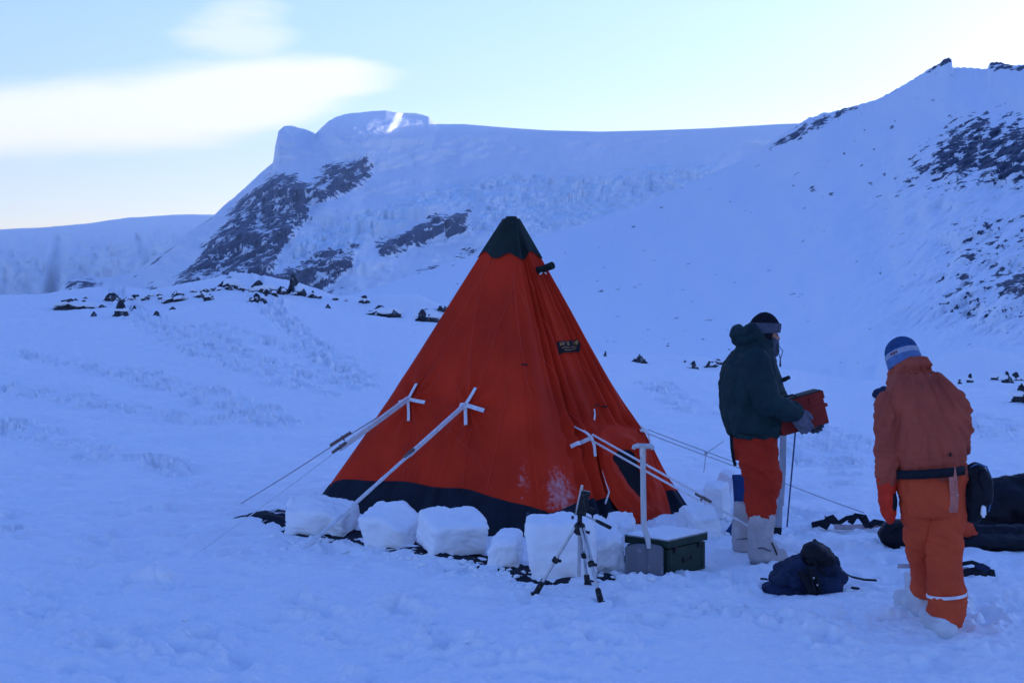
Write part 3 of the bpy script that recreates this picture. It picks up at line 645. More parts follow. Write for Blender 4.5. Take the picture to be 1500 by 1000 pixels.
# maker's patch
ps = [tent_st(*p) for p in ((817, 500), (843, 499), (847, 516), (822, 517))]
m_patch = mat('label_cloth_material', (.012, .012, .014), rough=.6, var=.3, scale=40)
m_print = mat('label_print_material', (.42, .19, .07), rough=.6, var=.3, scale=60)
def quadpatch(st4, n1, n2, off, name, m, parent):
    G = []
    for j in range(n2 + 1):
        for i_ in range(n1 + 1):
            f, g = i_ / n1, j / n2
            s_ = (st4[0][0] * (1 - f) + st4[1][0] * f) * (1 - g) + (st4[3][0] * (1 - f) + st4[2][0] * f) * g
            t_ = (st4[0][1] * (1 - f) + st4[1][1] * f) * (1 - g) + (st4[3][1] * (1 - f) + st4[2][1] * f) * g
            G.append(tent_pt(s_, t_, off) - ORG)
    o_ = np_mesh(name, np.array(G), grid_faces(n2 + 1, n1 + 1)[:, ::-1], m, parent); return o_
lab = quadpatch(ps, 10, 8, .016, 'maker_label', m_patch, tent)
def sub(st4, f0, f1, g0, g1):
    def at(f, g):
        return ((st4[0][0] * (1 - f) + st4[1][0] * f) * (1 - g) + (st4[3][0] * (1 - f) + st4[2][0] * f) * g, (st4[0][1] * (1 - f) + st4[1][1] * f) * (1 - g) + (st4[3][1] * (1 - f) + st4[2][1] * f) * g)
    return [at(f0, g0), at(f1, g0), at(f1, g1), at(f0, g1)]
for q_ in [(.04, .10, .12, .40), (.12, .17, .15, .40), (.19, .25, .12, .40), (.37, .54, .10, .20), (.40, .46, .2, .42), (.48, .54, .24, .42), (.64, .94, .12, .22), (.64, .70, .22, .42), (.75, .81, .22, .42), (.86, .93, .22, .42), (.08, .5, .56, .62), (.56, .92, .58, .64), (.14, .7, .78, .83)]:
    quadpatch(sub(ps, *q_), 3, 2, .021, 'label_print', m_print, lab)
# little tapes and dark mends
for q_ in [[(868, 600), (869, 607), (866, 617)], [(882, 690), (885, 706), (888, 722), (888, 737)], [(787, 404), (792, 400), (797, 403)]]:
    strip([on_tent(*p, off=.03) - ORG for p in q_], face_n(1.3), .014, 'tie_tape')
for q_ in [[(764, 534), (771, 535)], [(870, 594), (874, 595)], [(881, 596), (885, 597)]]:
    strip([on_tent(*p, off=.012) - ORG for p in q_], face_n(1.3), .012, 'mend_patch', m_patch)

# door sleeve: cloth hung out from the face, its mouth sagging open
def tp(u, v, off):
    s_, t_ = tent_st(u, v); p = tent_pt(s_, t_, 0, detail=False); n = face_n(1.5); n = n / np.linalg.norm(n)
    # keep the picture position while moving off the face towards the viewer
    q_ = p + n * off; k = q_[1]; return P(u, v, k)
outer = [(872, 628, -.01), (896, 618, -.01), (925, 624, -.01), (944, 640, -.01), (955, 668, -.01), (968, 705, .0), (980, 740, .04), (982, 766, .10), (960, 770, .12), (938, 768, .12), (918, 757, .10), (902, 742, .07), (890, 722, .03), (882, 696, .0), (876, 668, -.01), (871, 646, -.01)]
mid = [(879, 642, .07), (898, 634, .11), (924, 638, .13), (939, 652, .13), (948, 676, .12), (960, 706, .14), (972, 738, .17), (973, 758, .2), (958, 760, .22), (943, 754, .23), (929, 743, .22), (914, 728, .2), (901, 712, .17), (890, 692, .12), (882, 670, .08), (877, 654, .07)]
rim = [(890, 661, .09), (900, 652, .14), (918, 648, .19), (931, 655, .2), (938, 672, .19), (944, 696, .18), (951, 722, .19), (952, 738, .21), (946, 739, .24), (939, 735, .26), (929, 726, .26), (919, 714, .25), (910, 702, .23), (902, 689, .19), (895, 676, .14), (890, 667, .1)]
inn = [(898, 668, .05), (905, 661, .07), (918, 658, .1), (928, 664, .1), (933, 677, .1), (938, 698, .1), (944, 718, .1), (944, 728, .1), (941, 729, .1), (936, 726, .1), (928, 718, .1), (920, 708, .1), (913, 697, .1), (907, 686, .08), (901, 677, .06), (898, 671, .05)]
deep = [(912 + (u - 918) * .6, 688 + (v - 690) * .6, .075) for u, v, o_ in inn]
def resample(ring_, n=96):
    p = np.array([tp(*q_) for q_ in ring_]); m_ = len(p); t_ = np.arange(n) * m_ / n; i_ = np.floor(t_).astype(int); f = (t_ - i_)[:, None]
    g = lambda k: p[(i_ + k) % m_]
    return .5 * (2 * g(0) + (g(1) - g(-1)) * f + (2 * g(-1) - 5 * g(0) + 4 * g(1) - g(2)) * f ** 2 + (3 * g(0) - g(-1) - 3 * g(1) + g(2)) * f ** 3)
RO, RM, RR_, RI, RD = [resample(q_) for q_ in (outer, mid, rim, inn, deep)]
def loft(rings, per=8, wr=.01):
    rows = []
    for a in range(len(rings) - 1):
        for k in range(per): f = k / per; rows.append(rings[a] * (1 - f) + rings[a + 1] * f)
    rows.append(rings[-1]); G = np.array(rows)
    nn = face_n(1.5); jj = np.arange(G.shape[1]) / G.shape[1] * 2 * np.pi; ii = np.arange(G.shape[0])[:, None] / G.shape[0]
    fade = np.sin(np.pi * np.clip(ii, 0, 1)) ** .6
    G = G + (wr * fade * (np.sin(jj * 9 + ii * 4) * .5 + ridged(np.cos(jj) * 3 + ii, np.sin(jj) * 3, 3.0, 3)))[..., None] * nn
    return G
G = loft([RO, RO * .45 + RM * .55 + face_n(1.5) * .02, RM, RR_ * .6 + RM * .4 + face_n(1.5) * .02, RR_, RI], 8, .016)
ds = np_mesh('door_sleeve', (G - ORG).reshape(-1, 3), grid_faces(G.shape[0], G.shape[1], wrap=True), m_red, tent, attrs={'frost': np.zeros(G.shape[:2]) + .06})
G = loft([RI, RI * .5 + RD * .5, RD, RD * 0 + RD.mean(0)], 5, .004)
np_mesh('sleeve_mouth_shade', (G - ORG).reshape(-1, 3), grid_faces(G.shape[0], G.shape[1], wrap=True), m_black_in, ds)  # dark sheet closing the mouth: the sleeve's inner shade, put in as colour

# snow valance: the dark cloth lip that shows along the ground
val = [(318, 767, .03), (345, 764, .05), (372, 771, .05), (405, 776, .06), (430, 782, .06), (470, 788, .05), (505, 791, .07), (540, 800, .09), (575, 809, .09), (610, 818, .07), (650, 824, .07), (690, 828, .08), (720, 836, .12), (750, 846, .16), (780, 852, .16), (820, 857, .12), (860, 856, .10), (900, 846, .10), (922, 838, .07), (950, 828, .05)]
PTS = []
for k in range(len(val) - 1):
    for j in range(8):
        f = j / 8; PTS.append([val[k][q_] * (1 - f) + val[k + 1][q_] * f for q_ in range(3)])
rows = []
for i_, (u, v, wd) in enumerate(PTS):
    x, y = gxy(u, v); d = np.array([x, y]) - TC[:2]; d /= np.linalg.norm(d); row = []
    for k in range(9):
        q_ = k / 8; r_ = (wd * .8 + .35) * (q_ - .86) + .05 * pn(i_ * .13, q_ * 2, 3.0)
        X_, Y_ = x + d[0] * r_, y + d[1] * r_
        z_ = gz(X_, Y_) - .004 + .022 * float(ridged(i_ * .11, q_ * 2.2, 5.0, 3)) - .035 * max(0, q_ - .8) * 5 * (.5 + float(pn(i_ * .21, 1.0, 2.0)))
        row.append((X_, Y_, z_))
    rows.append(row)
G = np.array(rows)
np_mesh('ground_flap', (G - ORG).reshape(-1, 3), grid_faces(G.shape[0], 9), m_navy, tent, attrs={'frost': np.zeros(G.shape[:2]) + .22 * (ridged(np.arange(G.shape[0])[:, None] * .2, np.arange(9)[None] * .5, 1.0, 2))})

# ------------------------------------------------------------------ snow blocks
m_block = terrain_mat('snow_block_material', (.87, .89, .91), (.1, .1, .1), (.1, .1, .1), 3.0, .012, 26.0)
def snow_block(u0, u1, vtop, vbot, depth, rot, label, seed, top_h=None, taper=.06, lean=0.0, cut=None, rough=.016, group='snow blocks on the tent skirt', Yo=None, cat='snow block', pitch=.3):
    uc = (u0 + u1) / 2; x, y = gxy(uc, vbot); y2 = y
    px = y / FPX; wdt = (u1 - u0) * px; hgt = (vbot - vtop) * px
    c, s = abs(math.cos(rot)), abs(math.sin(rot)); L_ = max(.1, (wdt - depth * s) / c)
    hgt = hgt * (.98 - .55 * abs(pitch)) if top_h is None else top_h
    cy = y + (L_ * s + depth * c) / 2; cx = (uc - CU) / FPX * (y + .0)
    n = 18; bm = bmesh.new(); bmesh.ops.create_cube(bm, size=1); bmesh.ops.subdivide_edges(bm, edges=bm.edges[:], cuts=n, use_grid_fill=True)
    co = np.array([v.co[:] for v in bm.verts]); faces = [[v.index for v in f.verts] for f in bm.faces]; bm.free()
    q_ = co * 2; nrm_ = np.sign(q_) * np.abs(q_) ** 14; nrm_ /= np.linalg.norm(nrm_, axis=1, keepdims=True)
    m_ = np.sum(np.abs(q_) ** 16, 1) ** (1 / 16); m_ = m_ ** .8; q_ = q_ / m_[:, None] if True else q_       # rounded box
    co = q_ / 2 * [L_, depth, hgt]
    tp_ = 1 - taper * (co[:, 2] / hgt + .5); co[:, 0] *= tp_; co[:, 1] *= tp_
    co[:, 0] += lean * (co[:, 2] + hgt / 2)
    if cut:
        for (fx, fz, dr) in cut:                       # chipped or sloping top
            w_ = sst(fx, 1.0 if fx > 0 else -1.0, co[:, 0] / (L_ / 2)) * (co[:, 2] > -hgt / 2 + .02); co[:, 2] -= w_ * dr * (co[:, 2] / hgt + .5)
    co += nrm_ * (rough * fbm(co[:, 0] * 9 + seed, co[:, 1] * 9, co[:, 2] * 9, 4) + rough * 1.9 * fbm(co[:, 0] * 3.2 + seed, co[:, 1] * 2.6, co[:, 2] * 3, 2) + rough * .65 * ridged(co[:, 0] * 22, co[:, 1] * 22 + seed, co[:, 2] * 30, 3))[:, None]
    base = gz(cx, cy - depth / 2); 
    root = np_mesh('snow_block', co + [0, 0, hgt / 2 - .015], faces, m_block, None); root.location = (cx, cy, base if Yo is None else Yo); root.rotation_euler = (pitch, 0, rot)
    if Yo is None: root.location.z += math.sin(pitch) * depth * .42
    return props(root, label, cat, group)
snow_block(410, 524, 738, 787, .34, -.30, 'long low snow block at the far end of the row, left of the icy rope', 1, taper=.10, cut=[(.2, 0, .06)], rough=.02)
snow_block(524, 616, 748, 808, .30, -.42, 'squarish snow block with a stepped top, second in the row', 2, taper=.04, cut=[(.1, 0, .09)])
snow_block(608, 713, 764, 824, .30, .38, 'snow block with a clean corner edge, third in the row along the tent skirt', 3, taper=.02)
snow_block(712, 772, 785, 836, .26, -.2, 'small low snow block tucked beside the tallest block', 4, taper=.16, cut=[(-.2, 0, .07)])
snow_block(771, 872, 766, 853, .34, .04, 'tall flat-faced snow block right behind the tripod', 5, taper=.05, rough=.02, pitch=.05)
snow_block(862, 918, 775, 841, .30, .15, 'rough broken snow block between the tripod and the green chest', 6, taper=.14, cut=[(-.1, 0, .05)], rough=.026)
snow_block(866, 900, 754, 815, .22, .3, 'narrow snow lump resting against the tent behind the tripod head', 7, taper=.2, rough=.022)
snow_block(888, 936, 757, 800, .3, -.1, 'snow block under the hanging door sleeve behind the shovel', 12, taper=.12, rough=.022)
snow_block(998, 1062, 746, 788, .3, .25, 'low snow block behind the chest at the corner of the tent', 8, taper=.12, rough=.02)
snow_block(1030, 1076, 718, 770, .28, -.3, 'snow block stacked up beside the standing man in the green parka', 9, taper=.10, rough=.018, pitch=.1)
snow_block(1046, 1088, 690, 746, .26, .5, 'upright rounded snow block leaning behind the blue mat', 10, taper=.25, lean=.12, rough=.02, pitch=.1)
snow_block(420, 444, 727, 744, .16, .2, 'small loose snow lump beside the far corner of the tent', 11, taper=.3, rough=.02)
snow_block(222, 252, 838, 858, .14, .3, 'small lone snow lump on open snow below the end of the guy rope', 13, taper=.4, rough=.02, pitch=.1, group='loose snow lumps')
# ------------------------------------------------------------------ where the line of sight meets the snow
def seen(u, v, Ymax=60.0, fb=None):
    Ys = np.geomspace(5, Ymax, 1500); x = (u - CU) / FPX * Ys; z = CAMH - (v - HV) / FPX * Ys; g = base_z(x, Ys) + mound(x, Ys)
    k = np.nonzero(z < g)[0]
    if len(k): i_ = k[0]
    else: i_ = int(np.argmin(z - g)) if fb is None else None
    if i_ is None: return x[0] / Ys[0] * fb, fb, float(g[0])
    return float(x[i_]), float(Ys[i_]), gz(float(x[i_]), float(Ys[i_]))

def bake(V, F, voxel, smooth_it=3, name='tmp'):
    me = bpy.data.meshes.new(name); me.from_pydata([tuple(v) for v in V], [], F); me.update()
    o_ = bpy.data.objects.new(name, me); COL.objects.link(o_)
    m = o_.modifiers.new('r', 'REMESH'); m.mode = 'VOXEL'; m.voxel_size = voxel; m.adaptivity = 0
    if smooth_it:
        s_ = o_.modifiers.new('s', 'SMOOTH'); s_.iterations = smooth_it; s_.factor = .5
    dg = bpy.context.evaluated_depsgraph_get(); ev = o_.evaluated_get(dg); m2 = ev.to_mesh()
    n = len(m2.vertices); co = np.empty(n * 3); m2.vertices.foreach_get('co', co); no = np.empty(n * 3); m2.vertices.foreach_get('normal', no)
    fc = [tuple(p.vertices) for p in m2.polygons]
    ev.to_mesh_clear(); bpy.data.objects.remove(o_, do_unlink=True); bpy.data.meshes.remove(me)
    return co.reshape(-1, 3), no.reshape(-1, 3), fc
class Blob(MB):
    def ball(s, c, r, rot=None, n=14):
        r = (r, r, r) if np.isscalar(r) else r; V, F = [], []; Rm = rot.to_3x3() if rot else Matrix.Identity(3)
        V.append(Vector((0, 0, 1)));
        for i in range(1, n):
            a = math.pi * i / n
            for j in range(n * 2): b = math.pi * j / n; V.append(Vector((math.sin(a) * math.cos(b), math.sin(a) * math.sin(b), math.cos(a))))
        V.append(Vector((0, 0, -1))); m = n * 2
        for j in range(m): F.append((0, 1 + j, 1 + (j + 1) % m)); F.append((len(V) - 1, 1 + (n - 2) * m + (j + 1) % m, 1 + (n - 2) * m + j))
        for i in range(n - 2):
            for j in range(m): F.append((1 + i * m + j, 1 + (i + 1) * m + j, 1 + (i + 1) * m + (j + 1) % m, 1 + i * m + (j + 1) % m))
        V = [Rm @ Vector((v.x * r[0], v.y * r[1], v.z * r[2])) + Vector(c) for v in V]
        return s.add((V, F))
    def limb(s, pts, rad, n=16):
        # smooth the line and put a ball at each joint
        s.add(tube_np(pts, rad, n))
        for p, r in zip(pts, rad): s.ball(p, r * .995, n=10)
        return s
    def stack(s, rings, n=28):
        """rings: (x, y, z, rx, ry, turn)"""
        V, F = [], []; m = len(rings)
        t_ = np.linspace(0, m - 1, (m - 1) * 4 + 1); R_ = np.array(rings, float); Q = np.array([[np.interp(t, range(m), R_[:, c]) for c in range(6)] for t in t_])
        K = np.ones(5) / 5; Q2 = Q.copy()
        for c in range(6): Q2[2:-2, c] = np.convolve(Q[:, c], K, 'valid')
        for x, y, z, rx, ry, tn in Q2:
            for k in range(n):
                a = 2 * math.pi * k / n; px, py = math.copysign(abs(math.cos(a)) ** .85, math.cos(a)) * rx, math.copysign(abs(math.sin(a)) ** .85, math.sin(a)) * ry
                V.append(Vector((x + px * math.cos(tn) - py * math.sin(tn), y + px * math.sin(tn) + py * math.cos(tn), z)))
        M2 = len(Q2)
        for i in range(M2 - 1):
            for k in range(n): F.append((i * n + k, i * n + (k + 1) % n, (i + 1) * n + (k + 1) % n, (i + 1) * n + k))
        F.append(tuple(range(n))[::-1]); F.append(tuple((M2 - 1) * n + k for k in range(n)))
        return s.add((V, F))
    def make(s, name, m, parent, voxel=.01, it=3, wr=None, cut=None, scale=None):
        co, no, fc = bake(s.V, s.F, voxel, it)
        if wr is not None: co = co + no * wr(co, no)[:, None]
        o_ = np_mesh(name, co, fc, m, parent)
        return o_

# ------------------------------------------------------------------ rocks on the crest
m_rock = mat('rock_material', (.075, .08, .095), rough=.9, frost=.6, fscale=4, col2=(.018, .02, .028), scale=5, bump=.9, bscale=9, bdist=.05)
m_cap = terrain_mat('snow_cap_material', SNOW, (.1, .1, .1), (.1, .1, .1), 3.0, .03, 5.0)
def rock(u0, u1, v0, v1, label, capup=2.0, wide=1.35, seed=0, cap=True, shift=0.0, group='dark rocks showing through the snow crest', deep=1.0, slant=0.0, squash=.0):
    uc, x_, y_ = (u0 + u1) / 2, 0, 0
    x, y, z = seen(uc, v1 - 1); px = y / FPX; W_, H_ = (u1 - u0) * px, (v1 - v0) * px
    bm = bmesh.new(); bmesh.ops.create_icosphere(bm, subdivisions=4, radius=1); co = np.array([v.co[:] for v in bm.verts]); fc = [[v.index for v in f.verts] for f in bm.faces]; bm.free()
    c0 = co.copy(); asp_ = min(3.5, max(1, W_ / H_ * .6)); n_ = fbm(c0[:, 0] * 1.3 * asp_ + seed * 3.7, c0[:, 1] * 1.3, c0[:, 2] * 1.3, 4) * .85 + ridged(c0[:, 0] * 1.1 + seed, c0[:, 1], c0[:, 2] * 1.2, 2) * .12
    # flat facets
    rs = np.random.default_rng(seed + 50); d = rs.normal(size=(9, 3)); d /= np.linalg.norm(d, axis=1, keepdims=True)
    r_ = np.ones(len(co))
    for q_ in d: dp = c0 @ q_; r_ = np.where(dp > .74, np.minimum(r_, .74 / np.maximum(dp, .01)), r_)
    co = c0 * (r_ * (1 + n_))[:, None]; co *= [W_ / 2 * 1.08, max(W_ * .4, H_ * .6) * deep, H_ * .9]; co[:, 2] += co[:, 0] * slant * 2 - .10 * H_ * np.abs(co[:, 0] / (W_ / 2)) ** 2 - .5 * np.maximum(co[:, 2], 0) * np.clip(co[:, 0] / (W_ / 2), -1, 1) ** 2 + H_ * .22 * fbm(co[:, 0] / H_ * .9, co[:, 1] / H_ * .5, seed + .5, 3)
    root = np_mesh('rock', co, fc, m_rock); root.location = (x, y + co[:, 1].max() * .25, z + H_ * .12); props(root, label, 'rock', group)
    if cap:
        cp = c0 * (1 + .22 * fbm(c0[:, 0] * 1.0 + seed, c0[:, 1] * 1.0, c0[:, 2] + 5, 3))[:, None]; cp[:, 2] = np.where(cp[:, 2] < 0, cp[:, 2] * .25, cp[:, 2])
        cp *= [W_ / 2 * wide, max(W_ * .42, H_ * .7) * deep * 1.1, H_ * .30 + capup * px]; cp[:, 2] += cp[:, 0] * slant + H_ * .36 - H_ * .5 * np.clip(fbm(cp[:, 0] / H_ * .5 + seed, cp[:, 1] * 0, 2.5, 3) + .1, 0, 1); cp[:, 1] += max(W_ * .42, H_ * .7) * deep * .28; cp[:, 0] += shift * W_
        np_mesh('snow_cap', cp, fc, m_cap, root)
    return root
RK = [(82, 141, 442, 454, 5, 1.35, 'long flat rock slab under thick snow, farthest left on the crest'), (152, 174, 431, 443, 3, 1.2, 'dark wedge rock just above the long snowy slab'), (189, 208, 434, 441, 2, 1.3, 'thin flat rock on the crest, level with the wedge rock'),
      (167, 188, 450, 465, 1, 1.0, 'blocky boulder standing alone below the thin flat rock'), (144, 154, 448, 453, 0, 1, 'pebble-sized rock beside the tail of the long slab'), (194, 200, 451, 456, 0, 1, 'tiny dark stone just beside the blocky boulder'),
      (134, 141, 460, 466, 0, 1, 'tiny stone below the long slab, down the snow'), (225, 233, 459, 465, 0, 1, 'small isolated stone low on the snow right of the blocky boulder'), (248, 257, 449, 454, 0, 1, 'small stone between the streak rock and the isolated stone'),
      (240, 270, 438, 445, 3, 1.2, 'thin streak of rock on the left foot of the knoll'), (287, 301, 429, 437, 3, 1.2, 'dark split rock on the left shoulder of the knoll'), (300, 316, 433, 441, 2, 1.2, 'snow-dusted rock just below the split rock on the knoll'),
      (322, 350, 407, 423, 5, 1.5, 'big dark rock at the top of the snowy knoll'), (362, 396, 415, 430, 5, 1.5, 'wide wedge rock under a snow lip beside the top rock'), (386, 403, 427, 435, 2, 1.2, 'low dark rock below the wide wedge rock'),
      (364, 387, 436, 445, 3, 1.3, 'half-buried rock alone in snow beneath the knoll'), (405, 418, 424, 434, 2, 1.2, 'small rock between the wedge rock and the pointed boulder'), (422, 443, 412, 435, 5, 1.1, 'tall pointed boulder with a cone of snow on one side'),
      (452, 466, 431, 438, 3, 1.4, 'rock at the foot of the snow cone'), (475, 484, 447, 453, 0, 1, 'tiny stone on smooth snow right of the cone'), (486, 494, 436, 441, 1, 1.3, 'small flat stone on the crest right of the cone'), (504, 510, 438, 442, 1, 1.3, 'tiny stone next along the crest toward the tent'),
      (526, 539, 437, 446, 2, 1.4, 'dark slanting stone halfway between the cone and the tent'), (543, 586, 449, 463, 6, 1.25, 'open-mouthed rock ledge with snow heaped on it, left of the tent'), (610, 642, 457, 473, 5, 1.3, 'dark overhanging rock lip close to the tent wall'), (640, 656, 449, 457, 2, 1.3, 'small rock touching the outline of the tent'),
      (884, 889, 519, 526, 0, 1, 'tiny stone just right of the tent on the horizon of the snowfield'), (928, 946, 522, 533, 1, 1.2, 'notched dark rock on the crest right of the tent'), (1009, 1023, 531, 541, 2, 1.5, 'dark round rock on the crest behind the green parka'), (1001, 1006, 531, 535, 0, 1, 'tiny stone left of the round rock'),
      (1033, 1048, 533, 541, 2, 1.3, 'low rock just left of the green parka'), (1045, 1058, 529, 536, 1, 1.2, 'rock touching the back of the green parka'), (1417, 1426, 553, 563, 2, 1.5, 'small upright stone right of the orange anorak'), (1402, 1410, 559, 567, 2, 1.2, 'dark stone touching the shoulder of the orange anorak'),
      (1454, 1470, 548, 557, 4, 1.3, 'first of three broken rocks in a row on the crest at the right'), (1467, 1484, 547, 561, 4, 1.2, 'tallest, middle one of the three broken rocks on the right crest'), (1481, 1497, 550, 558, 3, 1.3, 'last of three broken rocks, nearest the right edge'), (1480, 1522, 568, 593, 3, 1.0, 'black rock with snow in its cracks at the right edge')]
for i_, (a, b, c_, d, cu_, wd, lb) in enumerate(RK):
    rock(a, b, c_, d, lb, cu_, wd, seed=i_, cap=cu_ > 0, slant=random.uniform(-.08, .08))
_r = random.Random(5)
for i_ in range(26):
    u = _r.choice([_r.uniform(100, 250), _r.uniform(250, 470), _r.uniform(250, 470)]); v = lin(u, [(100, 440), (200, 440), (290, 431), (340, 422), (400, 428), (470, 441)]) + _r.uniform(-3, 6); wd = _r.uniform(4, 13)
    rock(u, u + wd, v - wd * .45, v, 'small snow-dusted stone of the boulder band on the crest left of the tent', 2.5, 1.25, seed=60 + i_, cap=wd > 6, slant=_r.uniform(-.15, .15), group='small stones of the boulder band')

# ------------------------------------------------------------------ gear
m_gunm = mat('green_paint_material', (.022, .050, .036), rough=.55, var=.3, scale=9, bump=.25, bscale=60, bdist=.003, col2=(.012, .030, .024))
m_metal = mat('brushed_metal_material', (.45, .46, .48), rough=.38, var=.15, metal=.85, scale=20, bump=.1, bscale=120, bdist=.002)
m_blade = mat('frosted_blade_material', (.14, .15, .18), rough=.5, metal=.4, frost=.35, fscale=14)
m_blackp = mat('black_plastic_material', (.012, .013, .016), rough=.45, frost=.25, fscale=60)
m_edge = mat('bare_lid_edge_material', (.25, .27, .28), rough=.5, var=.2, scale=20)
m_handle = mat('painted_shaft_material', (.50, .50, .50), rough=.45, var=.18, scale=14, bump=.2, bscale=60, bdist=.002, stretch=(1, 1, .2))
# green chest
c0 = Vector((*gxy(978, 843), 0)); cR = Vector((.66, .75, 0)).normalized(); cL = Vector((-cR.y, cR.x, 0))
Lr, Ll, Hc = .44, .33, .205
ch = empty('equipment_chest', (c0.x, c0.y, gz(c0.x, c0.y)), label='dark green box with snow on its lid, standing behind the shovel', cat='chest')
Mx = Matrix((cR, cL, Vector((0, 0, 1)))).transposed()
ctr = cR * Lr / 2 + cL * Ll / 2
MB().box(ctr + Vector((0, 0, Hc / 2 - .02)), (Lr, Ll, Hc - .02), Mx, .006).build('chest_body', m_gunm, ch)
lid = MB().box(ctr + Vector((0, 0, Hc + .004)), (Lr + .024, Ll + .024, .05), Mx, .005).build('lid', m_gunm, ch)
MB().box(ctr + Vector((0, 0, Hc + .030)), (Lr + .028, Ll + .028, .008), Mx, .003).build('lid_rim', m_edge, lid)
for k in (-1, 1): MB().box(ctr - cL * (Ll / 2 + .006) + cR * (k * .14) + Vector((0, 0, Hc - .035)), (.03, .012, .05), Mx, .003).build('latch', m_blackp, ch)
MB().tube([ctr - cL * (Ll / 2 + .004) + cR * a + Vector((0, 0, b)) for a, b in ((-.05, .1), (-.048, .075), (.048, .075), (.05, .1))], .006, 8).build('carry_handle', m_blackp, ch)
for k in (-1, 1): MB().box(ctr + cR * k * (Lr / 2 - .03) - cL * (Ll / 2 + .001) + Vector((0, 0, Hc / 2 - .02)), (.03, .006, Hc - .05), Mx, .002).build('batten', m_gunm, ch)
n1 = 40; g = np.linspace(-.5, .5, n1); GX, GY = np.meshgrid(g, g)
hh_ = .022 * np.clip((1 - (2 * np.abs(GX)) ** 8) * (1 - (2 * np.abs(GY)) ** 8), 0, 1) ** .5 + .008 * fbm(GX * 6, GY * 6, 3, 3) * (1 - (2 * np.abs(GX)) ** 4)
pt = np.array(ctr)[None, None] + GX[..., None] * np.array(cR) * (Lr + .01) + GY[..., None] * np.array(cL) * (Ll + .01); pt[..., 2] = Hc + .032 + hh_
np_mesh('lid_snow', pt.reshape(-1, 3), grid_faces(n1, n1), m_cap, lid)

# shovel
sx0, sy0 = gxy(945, 846); sh = empty('snow_shovel', (sx0, sy0, gz(sx0, sy0)), label='metal shovel with a T grip, standing blade down against the green chest', cat='shovel')
s_ = sy0 / FPX
n1, n2 = 17, 15; V = []
for side_ in (0, 1):
    for j in range(n2):
        f = j / (n2 - 1)
        for i in range(n1):
            e = i / (n1 - 1) * 2 - 1; wv_ = .118 + .010 * f - (.012 if f > .93 else 0) ; 
            V.append((e * wv_ + .0 - .004 * f, .035 * e * e * -1 + .03 + .045 * f + (0 if not side_ else .005) - .018 * math.exp(-((abs(e) - .0) / .12) ** 2) * (f > .2), -.045 + f * .24 - .012 * (abs(e) ** 3) * f))
Fg = grid_faces(n2, n1); F = [tuple(q_) for q_ in Fg] + [tuple(q_[::-1] + n1 * n2) for q_ in Fg]
bd = list(range(n1)) + [j * n1 + n1 - 1 for j in range(1, n2)] + [(n2 - 1) * n1 + i for i in range(n1 - 2, -1, -1)] + [j * n1 for j in range(n2 - 2, 0, -1)]
for a, b in zip(bd, bd[1:] + bd[:1]): F.append((b, a, a + n1 * n2, b + n1 * n2))
np_mesh('blade', np.array(V), F, m_blade, sh)
tp0 = (943 - 945) * s_; HT = (848 - 661) * s_
MB().tube([(.030, .066, .165), (.028, .070, .20), (.020, .076, .24), (.006, .088, .285), (.0, .095, .33), (-.004, .125, HT - .02)], [.014, .017, .0185, .0195, .0195, .0185], 16).build('shaft', m_handle, sh)
MB().tube([(-.066, .127, HT - .022), (-.060, .127, HT - .004), (-.040, .127, HT), (.04, .127, HT - .003), (.058, .127, HT - .008), (.062, .127, HT - .024)], [.013, .015, .017, .017, .016, .013], 12).build('grip', m_handle, sh)
MB().tube([(-.004, .122, HT - .07), (-.004, .1265, HT - .01)], [.0215, .0215], 14).build('ferrule', m_metal, sh)

# tripod
TA = Vector(P(849, 772, 8.66)); f1 = Vector((*gxy(783, 873), 0)); f2 = Vector((*gxy(881, 884), 0)); f3 = Vector((*gxy(861, 866), 0))
tg = gz(TA.x, TA.y); tri = empty('camera_tripod', (TA.x, TA.y, tg), label='small silver camera tripod with black joints and a tilted head', cat='tripod'); TO = Vector((TA.x, TA.y, tg))
for f_ in (f1, f2, f3):
    f_.z = gz(f_.x, f_.y) - .005
    a = TA - TO; b = f_ - TO; d = (b - a); dn = d.normalized(); a = a + Vector((d.x, d.y, 0)).normalized() * .028
    d = b - a; sd_ = dn.cross(Vector((0, 0, 1))).normalized()
    lg = MB()
    for k in (-1, 1): lg.tube([a + sd_ * .011 * k, a + d * .5 + sd_ * .011 * k], .0085, 8)
    L_ = lg.build('leg', m_metal, tri)
    MB().tube([a + d * .46, a + d * .86], .010, 10).build('leg_section', m_metal, L_)
    MB().tube([a + d * .44, a + d * .45, a + d * .51, a + d * .52], [.014, .021, .021, .014], 10).build('leg_clamp', m_blackp, L_)
    MB().box(a + d * .48 + Vector((.022, -.008, -.004)), (.026, .012, .018), None, .003).build('clamp_lever', m_blackp, L_)
    MB().tube([a + d * .80, a + d * .82, a + d * .97, a + d * 1.0], [.012, .018, .019, .014], 10).build('foot', m_blackp, L_)
    MB().box(b + Vector((0, -.004, .012)), (.045, .035, .018), None, .006).build('foot_pad', m_blackp, L_)
O_ = TA - TO
MB().tube([O_ + Vector((0, 0, .02)), O_ + Vector((-.004, 0, -.30))], .010, 10).build('centre_column', m_metal, tri)
MB().tube([O_ + Vector((0, 0, -.045)), O_ + Vector((0, 0, -.03)), O_ + Vector((0, 0, .015)), O_ + Vector((0, 0, .03))], [.022, .036, .034, .02], 12).build('crown_casting', m_blackp, tri)
hd = MB(); hd.tube([O_ + Vector((0, 0, .02)), O_ + Vector((.002, 0, .09))], .015, 10); hd.tube([O_ + Vector((-.03, 0, .095)), O_ + Vector((.04, 0, .085))], .019, 12)
